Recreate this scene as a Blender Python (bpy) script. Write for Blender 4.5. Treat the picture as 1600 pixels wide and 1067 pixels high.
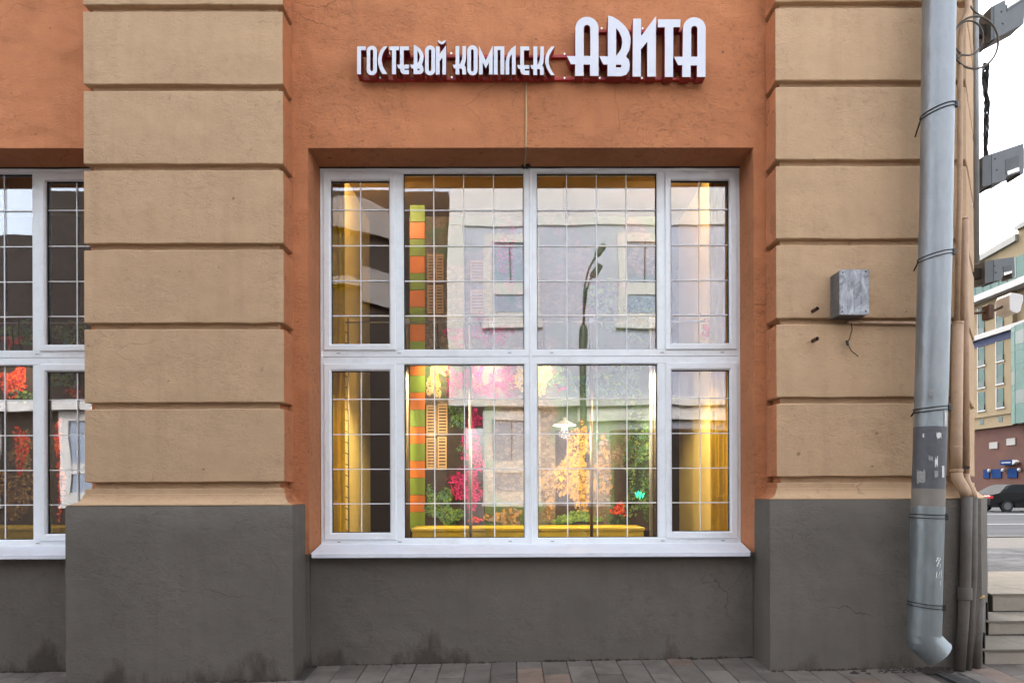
import bpy, bmesh, math, random
from mathutils import Vector, Matrix, noise

for o in list(bpy.data.objects):
    bpy.data.objects.remove(o, do_unlink=True)
scene = bpy.context.scene
COL = scene.collection
rnd = random.Random(7)
PI = math.pi

# ------------------------------------------------------------------ camera
F, CX, CY = 1060.0, 801.5, 760.0            # focal length and principal point of a 1600 x 1067 picture
CAM = Vector((0.0, -5.0, 1.36))
YAW, ROLL = math.radians(0.30), math.radians(0.20)
fw = Vector((math.sin(YAW), math.cos(YAW), 0))
rt0 = Vector((math.cos(YAW), -math.sin(YAW), 0))
up0 = Vector((0, 0, 1))
rt = rt0 * math.cos(ROLL) - up0 * math.sin(ROLL)
up = rt0 * math.sin(ROLL) + up0 * math.cos(ROLL)
cd = bpy.data.cameras.new('camera')
cam = bpy.data.objects.new('camera', cd)
COL.objects.link(cam)
m = Matrix((rt, up, -fw)).transposed().to_4x4()
m.translation = CAM
cam.matrix_world = m
cd.sensor_fit = 'HORIZONTAL'
cd.sensor_width = 36.0
cd.lens = 36.0 * F / 1600.0
cd.shift_x = (800.0 - CX) / 1600.0
cd.shift_y = (CY - 533.5) / 1600.0
cd.clip_start = 0.05
cd.clip_end = 2000
scene.camera = cam

# ------------------------------------------------------------------ sky, sun, exposure
world = bpy.data.worlds.new('World')
scene.world = world
world.use_nodes = True
wn, wl = world.node_tree.nodes, world.node_tree.links
bg = wn['Background']
sky = wn.new('ShaderNodeTexSky')
sky.sky_type = 'NISHITA'
sky.sun_disc = False
SUN_EL, SUN_ROT = math.radians(48), math.radians(-12)
sky.sun_elevation = SUN_EL
sky.sun_rotation = SUN_ROT
sky.dust_density = 4.0
sky.air_density = 1.2
hsv = wn.new('ShaderNodeHueSaturation')
hsv.inputs['Saturation'].default_value = 0.32
wl.new(sky.outputs[0], hsv.inputs['Color'])
wl.new(hsv.outputs[0], bg.inputs['Color'])
bg.inputs['Strength'].default_value = 0.15
sl = bpy.data.lights.new('sun', 'SUN')
sl.energy = 0.55
sl.angle = math.radians(25)
sl.color = (1.0, 0.96, 0.90)
sun = bpy.data.objects.new('sun', sl)
COL.objects.link(sun)
sdir = Vector((math.sin(SUN_ROT) * math.cos(SUN_EL), math.cos(SUN_ROT) * math.cos(SUN_EL), math.sin(SUN_EL)))
sun.rotation_euler = sdir.to_track_quat('Z', 'Y').to_euler()
sun.location = (0, 0, 30)
scene.view_settings.view_transform = 'Standard'
scene.view_settings.look = 'None'
scene.view_settings.gamma = 1.0
scene.view_settings.use_curve_mapping = False
scene.view_settings.exposure = 2.45
scene.render.engine = 'CYCLES'
cy = scene.cycles
cy.use_denoising = True
cy.use_adaptive_sampling = True
cy.adaptive_threshold = 0.05
cy.max_bounces = 8
cy.diffuse_bounces = 3
cy.glossy_bounces = 3
cy.transparent_max_bounces = 24
cy.caustics_reflective = False
cy.caustics_refractive = False
cy.sample_clamp_indirect = 6.0

# ------------------------------------------------------------------ helpers
def at(px, py, Y):
    """world point seen at a pixel of the photograph, on the plane y = Y"""
    d = fw + rt * ((px - CX) / F) + up * ((CY - py) / F)
    return CAM + d * ((Y - CAM.y) / d.y)
def X5(px, D):
    return (px - 796.0) * D / F
def Z5(py, D):
    return 1.36 + (760.0 - py) * D / F

class MB:
    def __init__(s):
        s.v, s.f, s.m = [], [], []
    def face(s, pts, mi=0):
        b = len(s.v)
        s.v += [tuple(p) for p in pts]
        s.f.append(tuple(range(b, b + len(pts))))
        s.m.append(mi)
    def add(s, vs, fs, mi=0):
        b = len(s.v)
        s.v += [tuple(p) for p in vs]
        for f in fs:
            s.f.append(tuple(i + b for i in f))
            s.m.append(mi)
        return s
    def box(s, x0, x1, y0, y1, z0, z1, mi=0, bv=0.0, mat=None):
        """box with chamfered edges when bv > 0"""
        if bv <= 0:
            vs = [(x, y, z) for z in (z0, z1) for y in (y0, y1) for x in (x0, x1)]
            fs = [(0, 2, 3, 1), (4, 5, 7, 6), (0, 1, 5, 4), (2, 6, 7, 3), (0, 4, 6, 2), (1, 3, 7, 5)]
        else:
            bm = bmesh.new()
            bmesh.ops.create_cube(bm, size=1)
            for v in bm.verts:
                v.co = Vector((x0 + (v.co.x + .5) * (x1 - x0), y0 + (v.co.y + .5) * (y1 - y0), z0 + (v.co.z + .5) * (z1 - z0)))
            bmesh.ops.bevel(bm, geom=bm.edges[:], offset=bv, segments=1, affect='EDGES')
            bm.verts.index_update()
            vs = [v.co.copy() for v in bm.verts]
            fs = [tuple(v.index for v in f.verts) for f in bm.faces]
            bm.free()
        if mat is not None:
            vs = [mat @ Vector(v) for v in vs]
        return s.add(vs, fs, mi)
    def prism(s, poly, z0, z1, mi=0, axis='z'):
        n = len(poly)
        def P(p, h):
            return (p[0], p[1], h) if axis == 'z' else ((p[0], h, p[1]) if axis == 'y' else (h, p[0], p[1]))
        vs = [P(p, z0) for p in poly] + [P(p, z1) for p in poly]
        fs = [tuple(range(n))[::-1], tuple(range(n, 2 * n))] + [(i, (i + 1) % n, n + (i + 1) % n, n + i) for i in range(n)]
        return s.add(vs, fs, mi)
    def tube(s, pts, r, n=10, mi=0, cap=True, closed=False):
        pts = [Vector(p) for p in pts]
        rs = r if isinstance(r, (list, tuple)) else [r] * len(pts)
        k = len(pts)
        tang = []
        for i in range(k):
            a = pts[(i - 1) % k] if (closed or i > 0) else pts[i]
            c = pts[(i + 1) % k] if (closed or i < k - 1) else pts[i]
            tang.append((c - a).normalized())
        t = tang[0]
        ref = Vector((0, 0, 1)) if abs(t.z) < .9 else Vector((1, 0, 0))
        nrm = t.cross(ref).normalized()
        vs = []
        for i in range(k):
            t = tang[i]
            nrm = (nrm - t * nrm.dot(t)).normalized()
            b = t.cross(nrm)
            for j in range(n):
                a = 2 * PI * j / n
                vs.append(pts[i] + (nrm * math.cos(a) + b * math.sin(a)) * rs[i])
        fs = []
        for i in range(k if closed else k - 1):
            for j in range(n):
                fs.append((i * n + j, i * n + (j + 1) % n, ((i + 1) % k) * n + (j + 1) % n, ((i + 1) % k) * n + j))
        if cap and not closed:
            fs.append(tuple(range(n))[::-1])
            fs.append(tuple(range((k - 1) * n, k * n)))
        return s.add(vs, fs, mi)
    def lathe(s, prof, c, n=16, mi=0, M=None):
        """prof: (radius, height) pairs around the local z axis"""
        vs = []
        for r, h in prof:
            for j in range(n):
                a = 2 * PI * j / n
                vs.append(Vector((r * math.cos(a), r * math.sin(a), h)))
        if M is not None:
            vs = [M @ v for v in vs]
        c = Vector(c)
        vs = [v + c for v in vs]
        k = len(prof)
        fs = [(i * n + j, i * n + (j + 1) % n, (i + 1) * n + (j + 1) % n, (i + 1) * n + j) for i in range(k - 1) for j in range(n)]
        fs.append(tuple(range(n))[::-1])
        fs.append(tuple(range((k - 1) * n, k * n)))
        return s.add(vs, fs, mi)
    def ring(s, x0, x1, z0, z1, wl_, wr, wb, wt, yf, yb, bo=.004, bi=.010, mi=0):
        """rectangular frame in the x-z plane facing -y, mitred, with chamfered outer and inner edges"""
        def rect(l, r, b, t, y):
            return [(x0 + l, y, z0 + b), (x1 - r, y, z0 + b), (x1 - r, y, z1 - t), (x0 + l, y, z1 - t)]
        R = [rect(0, 0, 0, 0, yb), rect(0, 0, 0, 0, yf + bo), rect(bo, bo, bo, bo, yf),
             rect(wl_ - bi, wr - bi, wb - bi, wt - bi, yf), rect(wl_, wr, wb, wt, yf + bi), rect(wl_, wr, wb, wt, yb)]
        vs = [p for q in R for p in q]
        fs = []
        for i in range(6):
            j = (i + 1) % 6
            for k in range(4):
                fs.append((i * 4 + k, i * 4 + (k + 1) % 4, j * 4 + (k + 1) % 4, j * 4 + k))
        return s.add(vs, fs, mi)

WLOC = {}
def link(o, parent):
    COL.objects.link(o)
    if parent is not None:
        o.parent = parent
        o.matrix_parent_inverse = Matrix.Translation(-WLOC[parent.name])
    return o
def tag(o, label=None, cat=None, group=None, kind=None):
    if label: o['label'] = label
    if cat: o['category'] = cat
    if group: o['group'] = group
    if kind: o['kind'] = kind
    return o
def thing(name, loc, label, cat, group=None):
    o = bpy.data.objects.new(name, None)
    o.empty_display_size = .1
    o.location = loc
    COL.objects.link(o)
    WLOC[o.name] = Vector(loc)
    return tag(o, label, cat, group)
def mk(name, mb, mats, parent=None, label=None, cat=None, group=None, kind=None, smooth=False, fix=True, auto=None):
    me = bpy.data.meshes.new(name)
    lo = [min(v[i] for v in mb.v) for i in range(3)]
    hi = [max(v[i] for v in mb.v) for i in range(3)]
    c = Vector(((lo[0] + hi[0]) / 2, (lo[1] + hi[1]) / 2, lo[2]))
    me.from_pydata([(v[0] - c.x, v[1] - c.y, v[2] - c.z) for v in mb.v], [], mb.f)
    if not isinstance(mats, (list, tuple)):
        mats = [mats]
    for mt in mats:
        me.materials.append(mt)
    me.polygons.foreach_set('material_index', mb.m)
    if fix:
        bm = bmesh.new()
        bm.from_mesh(me)
        bmesh.ops.recalc_face_normals(bm, faces=bm.faces)
        bm.to_mesh(me)
        bm.free()
    if smooth:
        me.shade_smooth()
    if auto is not None:
        me.shade_smooth()
        me.set_sharp_from_angle(angle=math.radians(auto))
    me.update()
    o = bpy.data.objects.new(name, me)
    o.location = c
    link(o, parent)
    WLOC[o.name] = c
    return tag(o, label, cat, group, kind)
_cache = {}
def boxobj(name, dims, loc, mats, parent, bv=0.0, rot=None, scl=None):
    """piece that shares its mesh with all pieces of the same size"""
    key = (tuple(round(d, 4) for d in dims), bv, id(mats))
    me = _cache.get(key)
    if me is None:
        mb = MB().box(-dims[0] / 2, dims[0] / 2, -dims[1] / 2, dims[1] / 2, -dims[2] / 2, dims[2] / 2, 0, bv)
        me = bpy.data.meshes.new(name)
        me.from_pydata(mb.v, [], mb.f)
        bm = bmesh.new(); bm.from_mesh(me); bmesh.ops.recalc_face_normals(bm, faces=bm.faces); bm.to_mesh(me); bm.free()
        me.materials.append(mats)
        _cache[key] = me
    o = bpy.data.objects.new(name, me)
    o.location = loc
    if rot: o.rotation_euler = rot
    if scl: o.scale = scl
    link(o, parent)
    WLOC[o.name] = Vector(loc)
    return o
def pieces(name, mb_list, mats, parent, **kw):
    for mb in mb_list:
        mk(name, mb, mats, parent, **kw)

# ------------------------------------------------------------------ materials
class NT:
    """small node-tree builder"""
    def __init__(s, name):
        s.mat = bpy.data.materials.new(name)
        s.mat.use_nodes = True
        s.t = s.mat.node_tree
        s.n, s.l = s.t.nodes, s.t.links
        s.b = s.n['Principled BSDF']
        s.out = s.n['Material Output']
        s._pos = None
    def node(s, typ, **kw):
        nd = s.n.new(typ)
        for k, v in kw.items():
            setattr(nd, k, v)
        return nd
    def set(s, sock, v):
        if hasattr(v, 'is_output') or isinstance(v, bpy.types.NodeSocket):
            s.l.new(v, sock)
        else:
            sock.default_value = v
    def pos(s):
        if s._pos is None:
            s._pos = s.node('ShaderNodeNewGeometry').outputs['Position']
        return s._pos
    def objco(s):
        return s.node('ShaderNodeTexCoord').outputs['Object']
    def mapping(s, vec, scale=(1, 1, 1), loc=(0, 0, 0), rot=(0, 0, 0)):
        nd = s.node('ShaderNodeMapping')
        s.set(nd.inputs['Vector'], vec)
        nd.inputs['Scale'].default_value = scale
        nd.inputs['Location'].default_value = loc
        nd.inputs['Rotation'].default_value = rot
        return nd.outputs[0]
    def noise(s, vec, scale, detail=4, rough=.55, dist=0):
        nd = s.node('ShaderNodeTexNoise')
        s.set(nd.inputs['Vector'], vec)
        nd.inputs['Scale'].default_value = scale
        nd.inputs['Detail'].default_value = detail
        nd.inputs['Roughness'].default_value = rough
        nd.inputs['Distortion'].default_value = dist
        return nd.outputs[0]
    def noisecol(s, vec, scale, detail=3):
        nd = s.node('ShaderNodeTexNoise')
        s.set(nd.inputs['Vector'], vec)
        nd.inputs['Scale'].default_value = scale
        nd.inputs['Detail'].default_value = detail
        return nd.outputs['Color']
    def vor(s, vec, scale, feature='F1', out='Distance', rand=1):
        nd = s.node('ShaderNodeTexVoronoi', feature=feature)
        s.set(nd.inputs['Vector'], vec)
        nd.inputs['Scale'].default_value = scale
        nd.inputs['Randomness'].default_value = rand
        return nd.outputs[out]
    def rng(s, v, a, b, c=0.0, d=1.0, clamp=True):
        nd = s.node('ShaderNodeMapRange', clamp=clamp)
        s.set(nd.inputs[0], v)
        for i, q in enumerate((a, b, c, d)):
            nd.inputs[i + 1].default_value = q
        return nd.outputs[0]
    def math(s, op, a, b=0.0):
        nd = s.node('ShaderNodeMath', operation=op)
        s.set(nd.inputs[0], a)
        s.set(nd.inputs[1], b)
        return nd.outputs[0]
    def mix(s, fac, a, b, blend='MIX'):
        nd = s.node('ShaderNodeMix', data_type='RGBA', blend_type=blend)
        s.set(nd.inputs[0], fac)
        for sock, v in ((nd.inputs[6], a), (nd.inputs[7], b)):
            if isinstance(v, (tuple, list)):
                sock.default_value = tuple(v) + ((1.0,) if len(v) == 3 else ())
            else:
                s.l.new(v, sock)
        return nd.outputs[2]
    def xyz(s, vec):
        nd = s.node('ShaderNodeSeparateXYZ')
        s.set(nd.inputs[0], vec)
        return nd.outputs
    def vadd(s, a, b, scale=1.0):
        sc = s.node('ShaderNodeVectorMath', operation='SCALE')
        s.set(sc.inputs[0], b)
        sc.inputs['Scale'].default_value = scale
        nd = s.node('ShaderNodeVectorMath', operation='ADD')
        s.set(nd.inputs[0], a)
        s.l.new(sc.outputs[0], nd.inputs[1])
        return nd.outputs[0]
    def bump(s, h, dist, strength=1.0, prev=None):
        nd = s.node('ShaderNodeBump')
        nd.inputs['Strength'].default_value = strength
        nd.inputs['Distance'].default_value = dist
        s.set(nd.inputs['Height'], h)
        if prev is not None:
            s.l.new(prev, nd.inputs['Normal'])
        return nd.outputs[0]
    def done(s, col=None, rough=.6, metal=0.0, normal=None, spec=None):
        if col is not None:
            if isinstance(col, (tuple, list)):
                s.b.inputs['Base Color'].default_value = tuple(col) + (1.0,)
            else:
                s.l.new(col, s.b.inputs['Base Color'])
        s.set(s.b.inputs['Roughness'], rough)
        s.set(s.b.inputs['Metallic'], metal)
        if spec is not None:
            s.b.inputs['Specular IOR Level'].default_value = spec
        if normal is not None:
            s.l.new(normal, s.b.inputs['Normal'])
        return s.mat

def sc3(c, k):
    return tuple(min(1, q * k) for q in c)

def stucco(name, col, grime_shade, var=.12, bumpk=1.0, pits=True, cracks=.55, damp=None, trowel=1.0, rel=.5):
    t = NT(name)
    p = t.pos()
    n1 = t.noise(p, 1.1, 3, .6)
    n2 = t.noise(p, 9.0, 4, .65)
    c = t.mix(t.rng(n1, .3, .7), sc3(col, 1 - var), sc3(col, 1 + var * .7))
    c = t.mix(t.rng(n2, .45, .75, 0, .20), c, grime_shade)
    streak = t.noise(t.mapping(p, (8, 8, .5)), 1.0, 3, .6)
    c = t.mix(t.rng(streak, .52, .78, 0, .24), c, grime_shade)
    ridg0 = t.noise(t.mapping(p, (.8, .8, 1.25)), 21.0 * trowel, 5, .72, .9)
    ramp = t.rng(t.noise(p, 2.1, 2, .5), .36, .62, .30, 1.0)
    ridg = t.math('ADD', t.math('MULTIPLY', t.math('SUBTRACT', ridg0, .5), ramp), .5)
    big = t.noise(p, 4.5, 1, .5)
    fine = t.noise(p, 150.0, 1, .6)
    h = t.math('MULTIPLY', ridg, .0055)
    h = t.math('ADD', h, t.math('MULTIPLY', big, .011))
    h = t.math('ADD', h, t.math('MULTIPLY', fine, .0012))
    nb = t.bump(h, bumpk * 1.7, 1.0)
    c = t.mix(t.rng(ridg, .30, .47, .20 + .30 * rel, 0), c, sc3(grime_shade, .70))  # hollows of the relief darkened, their shade painted into the colour
    c = t.mix(t.rng(ridg, .55, .70, 0, .10 + .14 * rel), c, sc3(col, 1.35))  # raised relief painted lighter, as if catching light
    if pits:
        d = t.vor(t.vadd(p, t.noisecol(p, 30, 1), .03), 9.0, 'F1')
        mask = t.rng(n2, .50, .62)
        pit = t.math('MULTIPLY', t.rng(d, .04, .11, 1, 0), mask)
        c = t.mix(t.math('MULTIPLY', pit, .55 + .3 * rel), c, sc3(grime_shade, .35))
    if pits:
        d2 = t.vor(t.vadd(p, t.noisecol(p, 22, 3), .07), 3.6, 'F1')
        m2 = t.rng(t.noise(p, 1.7, 2), .50, .60)
        chip = t.math('MULTIPLY', t.rng(d2, .035, .075, 1, 0), m2)
        c = t.mix(t.math('MULTIPLY', chip, .4 + .4 * rel), c, sc3(grime_shade, .3))
    if cracks > 0:
        warp = t.vadd(p, t.noisecol(p, 2.6, 4), .35)
        e = t.vor(warp, .8, 'DISTANCE_TO_EDGE')
        mask = t.rng(t.noise(p, 1.3, 2), cracks, cracks + .12)
        lt = t.math('MULTIPLY', t.rng(e, .0006, .0035, 1, 0), mask)
        c = t.mix(t.math('MULTIPLY', lt, .6), c, sc3(grime_shade, .5))
    if damp is not None:
        z = t.xyz(p)[2]
        wob = t.noise(t.mapping(p, (1, 1, .35)), 1.3, 6, .68)
        lim = t.math('SUBTRACT', z, t.rng(wob, .38, .75, -.22, .40))
        wet = t.rng(lim, -.09, .05, 1, 0)
        c = t.mix(t.math('MULTIPLY', wet, .72), c, t.mix(n2, damp, sc3(damp, 1.8)))
        scr = t.rng(t.noise(t.mapping(p, (16, 16, 2.6)), 1.0, 4, .7), .71, .75)
        c = t.mix(t.math('MULTIPLY', scr, .45), c, sc3(damp, .9))
    return t.done(c, .88, 0, nb, .25)

def plain(name, col, rough=.5, metal=0.0, var=.0, scale=8.0, bump=0.0, dirt=None, dirtk=.4, spec=None):
    t = NT(name)
    c = tuple(col)
    nb = None
    if var or dirt:
        p = t.objco()
        n = t.noise(p, scale, 5, .6)
        c = t.mix(t.rng(n, .3, .7), sc3(col, 1 - var), sc3(col, 1 + var))
        if dirt:
            c = t.mix(t.rng(t.noise(p, scale * 2.3, 6, .7), .5, .72, 0, dirtk), c, dirt)
        if bump:
            nb = t.bump(t.noise(p, scale * 6, 4), bump, .6)
    return t.done(c, rough, metal, nb, spec)

def emis(name, col, k):
    t = NT(name)
    t.b.inputs['Base Color'].default_value = tuple(col) + (1,)
    t.b.inputs['Emission Color'].default_value = tuple(col) + (1,)
    t.b.inputs['Emission Strength'].default_value = k
    return t.mat

def glassmat(name, r=.18, tint=(.96, .97, .97), wave=.0019):
    t = NT(name)
    p = t.pos()
    w = t.noise(t.mapping(p, (1, 1, .55)), 1.9, 2, .4)
    nb = t.bump(w, wave, 1.0)
    tr = t.node('ShaderNodeBsdfTransparent')
    tr.inputs[0].default_value = tuple(tint) + (1,)
    gl = t.node('ShaderNodeBsdfGlossy')
    gl.inputs['Color'].default_value = (.93, .95, 1, 1)
    gl.inputs['Roughness'].default_value = .0
    t.l.new(nb, gl.inputs['Normal'])
    fr = t.node('ShaderNodeFresnel')
    fr.inputs[0].default_value = 1.5
    fac = t.math('ADD', fr.outputs[0], r)
    mx = t.node('ShaderNodeMixShader')
    t.l.new(fac, mx.inputs[0])
    t.l.new(tr.outputs[0], mx.inputs[1])
    t.l.new(gl.outputs[0], mx.inputs[2])
    t.l.new(mx.outputs[0], t.out.inputs[0])
    return t.mat

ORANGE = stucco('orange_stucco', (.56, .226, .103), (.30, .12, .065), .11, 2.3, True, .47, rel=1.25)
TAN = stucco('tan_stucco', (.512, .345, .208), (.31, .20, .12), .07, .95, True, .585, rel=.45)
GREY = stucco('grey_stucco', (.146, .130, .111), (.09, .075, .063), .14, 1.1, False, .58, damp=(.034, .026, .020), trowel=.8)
SILLMETAL = plain('white_metal_sill', (.78, .80, .86), .35, 0, .03, 5, 0, (.5, .48, .45), .25)
PVC = plain('white_pvc', (.82, .855, .875), .30, 0, .02, 3, 0, (.50, .47, .43), .28)
GASKET = plain('black_gasket', (.015, .014, .014), .6)
BARWHITE = plain('white_glazing_bar', (.85, .85, .85), .35)
GLASS = glassmat('window_glass', .105)
SEAL = plain('dark_sealant', (.03, .022, .016), .9)
LETTER = plain('white_letter_face', (.62, .635, .70), .4, 0, .02, 3)
LETTERSIDE = plain('dark_red_letter_side', (.24, .016, .016), .45)
RAILRED = plain('red_rail_paint', (.46, .035, .03), .42, 0, .2, 10)
STEEL = plain('bright_steel', (.75, .74, .72), .3, 1)
CABLETAN = plain('tan_cable', (.50, .36, .20), .6)
# ------------------------------------------------------------------ the ground
def gz(x, y):
    return -.012 + .015 * max(-8, min(3, x)) + .045 * max(-.8, min(.3, y + .087))
ASPHALT = NT('asphalt')
_p = ASPHALT.pos()
ASPHALT = ASPHALT.done(ASPHALT.mix(ASPHALT.rng(ASPHALT.noise(ASPHALT.mapping(_p, (.25, 1.2, 1)), .9, 6, .65), .3, .7), (.055, .055, .058), (.085, .085, .088)),
                       .95, 0, ASPHALT.bump(ASPHALT.noise(_p, 120, 2), .003, .5), 0.0)
BED = plain('joint_sand', (.060, .052, .044), .95, 0, .3, 30, .004)
MARK = plain('road_paint', (.22, .22, .215), .9, 0, .1, 4, spec=0.0)
KERB = plain('kerb_granite', (.12, .115, .11), .9, 0, .15, 20, .002, spec=0.0)

def paver_mat(name, col, dry=False):
    t = NT(name)
    p = t.pos()
    inf = t.node('ShaderNodeObjectInfo')
    hue = t.mix(inf.outputs['Random'], sc3(col, .72), sc3(col, 1.28))
    n = t.noise(p, 5, 6, .65)
    c = t.mix(t.rng(n, .45, .68, 0, .75), hue, sc3(col, .42))
    sp = t.noise(p, 240, 2)
    c = t.mix(t.rng(sp, .35, .7, 0, .35), c, sc3(col, 1.5))
    wet = t.rng(t.noise(p, 2.2, 4), .45, .62)
    rough = t.rng(wet, 0, 1, .85, .85 if dry else .55)
    return t.done(c, rough, 0, t.bump(sp, .002, .6), .0 if dry else .4)
PAVER = paver_mat('concrete_paver', (.140, .121, .104))
PAVER_RED = paver_mat('reddish_paver', (.18, .128, .100))
SLAB = paver_mat('grey_slab', (.085, .085, .086), True)

ground = MB().box(-400, 400, -400, 400, -1.2, -.32)
mk('ground', ground, ASPHALT, kind='structure')
mb = MB()
xs = [-16 + i * .8 for i in range(41)]
ys = [-3.4, -2.4, -1.6, -1.0, -.887, -.6, -.3, 0, .213, .5, 1.5, 3, 6, 9, 12]
vs = [(x, y, gz(x, y) - .008) for y in ys for x in xs] + [(x, y, -.45) for y in ys for x in xs]
nx = len(xs); k = nx * len(ys)
fs = [(j * nx + i, j * nx + i + 1, (j + 1) * nx + i + 1, (j + 1) * nx + i) for j in range(len(ys) - 1) for i in range(nx - 1)]
fs += [(i, i + 1, k + i + 1, k + i) for i in range(nx - 1)]
L = (len(ys) - 1) * nx
fs += [(L + i, L + i + 1, k + L + i + 1, k + L + i) for i in range(nx - 1)]
fs += [(j * nx + nx - 1, (j + 1) * nx + nx - 1, k + (j + 1) * nx + nx - 1, k + j * nx + nx - 1) for j in range(len(ys) - 1)]
pavement = mk('pavement', MB().add(vs, fs), BED, kind='structure')
# paving tiles, laid in columns that run towards the wall
TW, TL = .192, .385
c0 = 0
x = -4.75
while x < 5.3:
    ylim = .245 if (-1.56 < x + .1 < 1.9 or x < -3.15) else (-.088 if x < 3.3 else .28)
    y = -1.05 + (0 if c0 % 2 else TL / 2) + rnd.uniform(-.03, .03)
    while y < ylim:
        y1 = min(y + TL, ylim)
        if y1 - y > .04:
            cx_, cyy = x + TW / 2, (y + y1) / 2
            if not (3.02 < cx_ < 3.19):
                o = boxobj('paving_tile', (TW - .006, TL - .006, .05), (cx_, cyy, gz(cx_, cyy) - .022 + rnd.uniform(-.0025, .0025)),
                           PAVER_RED if rnd.random() < .05 else PAVER, pavement, .003,
                           (math.atan(.045) + rnd.uniform(-.004, .004), -math.atan(.015) + rnd.uniform(-.006, .006), rnd.uniform(-.006, .006)))
                if y1 - y < TL - .002:
                    o.scale.y = (y1 - y) / TL
        y = y1
    x += TW
    c0 += 1
# grey slabs beyond the entrance steps
for i in range(9):
    for j in range(12):
        x_, y_ = 5.2 + i * .62 + (j % 2) * .31, 1.9 + j * .62
        boxobj('paving_slab', (.612, .612, .05), (x_, y_, gz(x_, y_) - .021 + rnd.uniform(-.001, .001)), SLAB, pavement, .003)
mk('road', MB().box(-60, 60, -7.0, -3.55, -.31, -.19), ASPHALT, kind='structure')
mk('road', MB().box(-4, 160, 12.3, 58, -.30, -.055), ASPHALT, kind='structure')
mk('opposite_pavement', MB().box(-60, 60, -11, -7.0, -.31, -.06), KERB, kind='structure')
mk('kerb', MB().box(-60, 60, -3.55, -3.4, -.30, -.13, 0, .01), KERB, kind='structure')
mk('kerb', MB().box(-4, 60, 12.0, 12.3, -.30, .07, 0, .01), KERB, kind='structure')
for (x0, x1, y0, y1) in ((8, 70, 27.2, 27.6), (14.5, 22, 19.3, 19.6), (8, 80, 39.5, 39.9)):
    mk('lane_marking', MB().box(x0, x1, y0, y1, -.055, -.050), MARK, kind='structure')

# ------------------------------------------------------------------ the corner building
B = thing('corner_building', (0, .3, 0), 'terracotta and beige corner building with grey plinth and banded pilasters', 'building')
PITCH = 5.09
OX0, OX1 = -1.54, 1.89              # opening between the two pilasters
WY, FY = .22, .54                   # wall plane and window frame plane
ZTOP, ZSILL, ZHEAD = 7.4, .86, 3.965

def offset_poly(poly, d):
    """outward offset of a convex counter-clockwise polygon"""
    n = len(poly)
    out = []
    for i in range(n):
        a, b, c = Vector(poly[i - 1]), Vector(poly[i]), Vector(poly[(i + 1) % n])
        e1, e2 = (b - a).normalized(), (c - b).normalized()
        n1, n2 = Vector((e1.y, -e1.x)), Vector((e2.y, -e2.x))
        q = (n1 + n2)
        q = q / (q.dot(n1))
        out.append(b + q * d)
    return out
def loft(poly, rows, mats_by_edge, seg=.05, jit=.0022, zj=.0042):
    mb = MB()
    rings = []
    em = []
    for ri, (off, z) in enumerate(rows):
        pl = offset_poly(poly, off)
        ringv = []
        em = []
        for i in range(len(pl)):
            a, b = pl[i], pl[(i + 1) % len(pl)]
            base = (Vector(poly[(i + 1) % len(pl)]) - Vector(poly[i])).length
            k = max(1, int(base / seg))
            e = (b - a).normalized()
            nn = Vector((e.y, -e.x))
            for j in range(k):
                p = a + (b - a) * (j / k)
                q = Vector((p.x, p.y, z))
                w = noise.noise(q * 3.1) * jit * 1.6 + noise.noise(q * 19) * jit
                p = p + nn * w
                zz = z + (noise.noise(Vector((p.x * 4, p.y * 4, z * 7))) + .7 * noise.noise(Vector((p.x * 23, p.y * 23, z * 7)))) * zj
                ringv.append((p.x, p.y, zz))
                em.append(mats_by_edge[i])
        rings.append(ringv)
    n = len(rings[0])
    vs = [v for r in rings for v in r]
    b = 0
    mb.v = vs
    for r in range(len(rings) - 1):
        for j in range(n):
            mb.f.append((r * n + j, r * n + (j + 1) % n, (r + 1) * n + (j + 1) % n, (r + 1) * n + j))
            mb.m.append(em[j])
    mb.f.append(tuple(range(n))[::-1]); mb.m.append(0)
    mb.f.append(tuple(range((len(rings) - 1) * n, len(rings) * n))); mb.m.append(0)
    return mb

# orange walls: lintel band, jambs, aprons
def wallgrid(x0, x1, z0, z1, y, yb, mats, nm='wall'):
    mb = MB()
    mb.box(x0, x1, y, yb, z0, z1)
    return mk(nm, mb, mats, B)
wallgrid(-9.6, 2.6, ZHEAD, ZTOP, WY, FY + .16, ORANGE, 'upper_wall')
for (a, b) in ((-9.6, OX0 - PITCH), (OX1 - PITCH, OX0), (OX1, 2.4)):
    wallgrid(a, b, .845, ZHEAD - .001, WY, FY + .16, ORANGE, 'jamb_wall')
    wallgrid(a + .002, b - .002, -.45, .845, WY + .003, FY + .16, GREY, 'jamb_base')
for ox in (-PITCH, 0):
    wallgrid(OX0 + ox + .002, OX1 + ox - .002, -.45, .835, WY + .035, FY + .16, GREY, 'apron')
# side wall behind the corner
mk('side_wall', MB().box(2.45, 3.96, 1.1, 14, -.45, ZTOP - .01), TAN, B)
mk('roof', MB().box(-9.8, 4.2, -.12, 14.2, ZTOP, ZTOP + .35), TAN, B)

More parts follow.
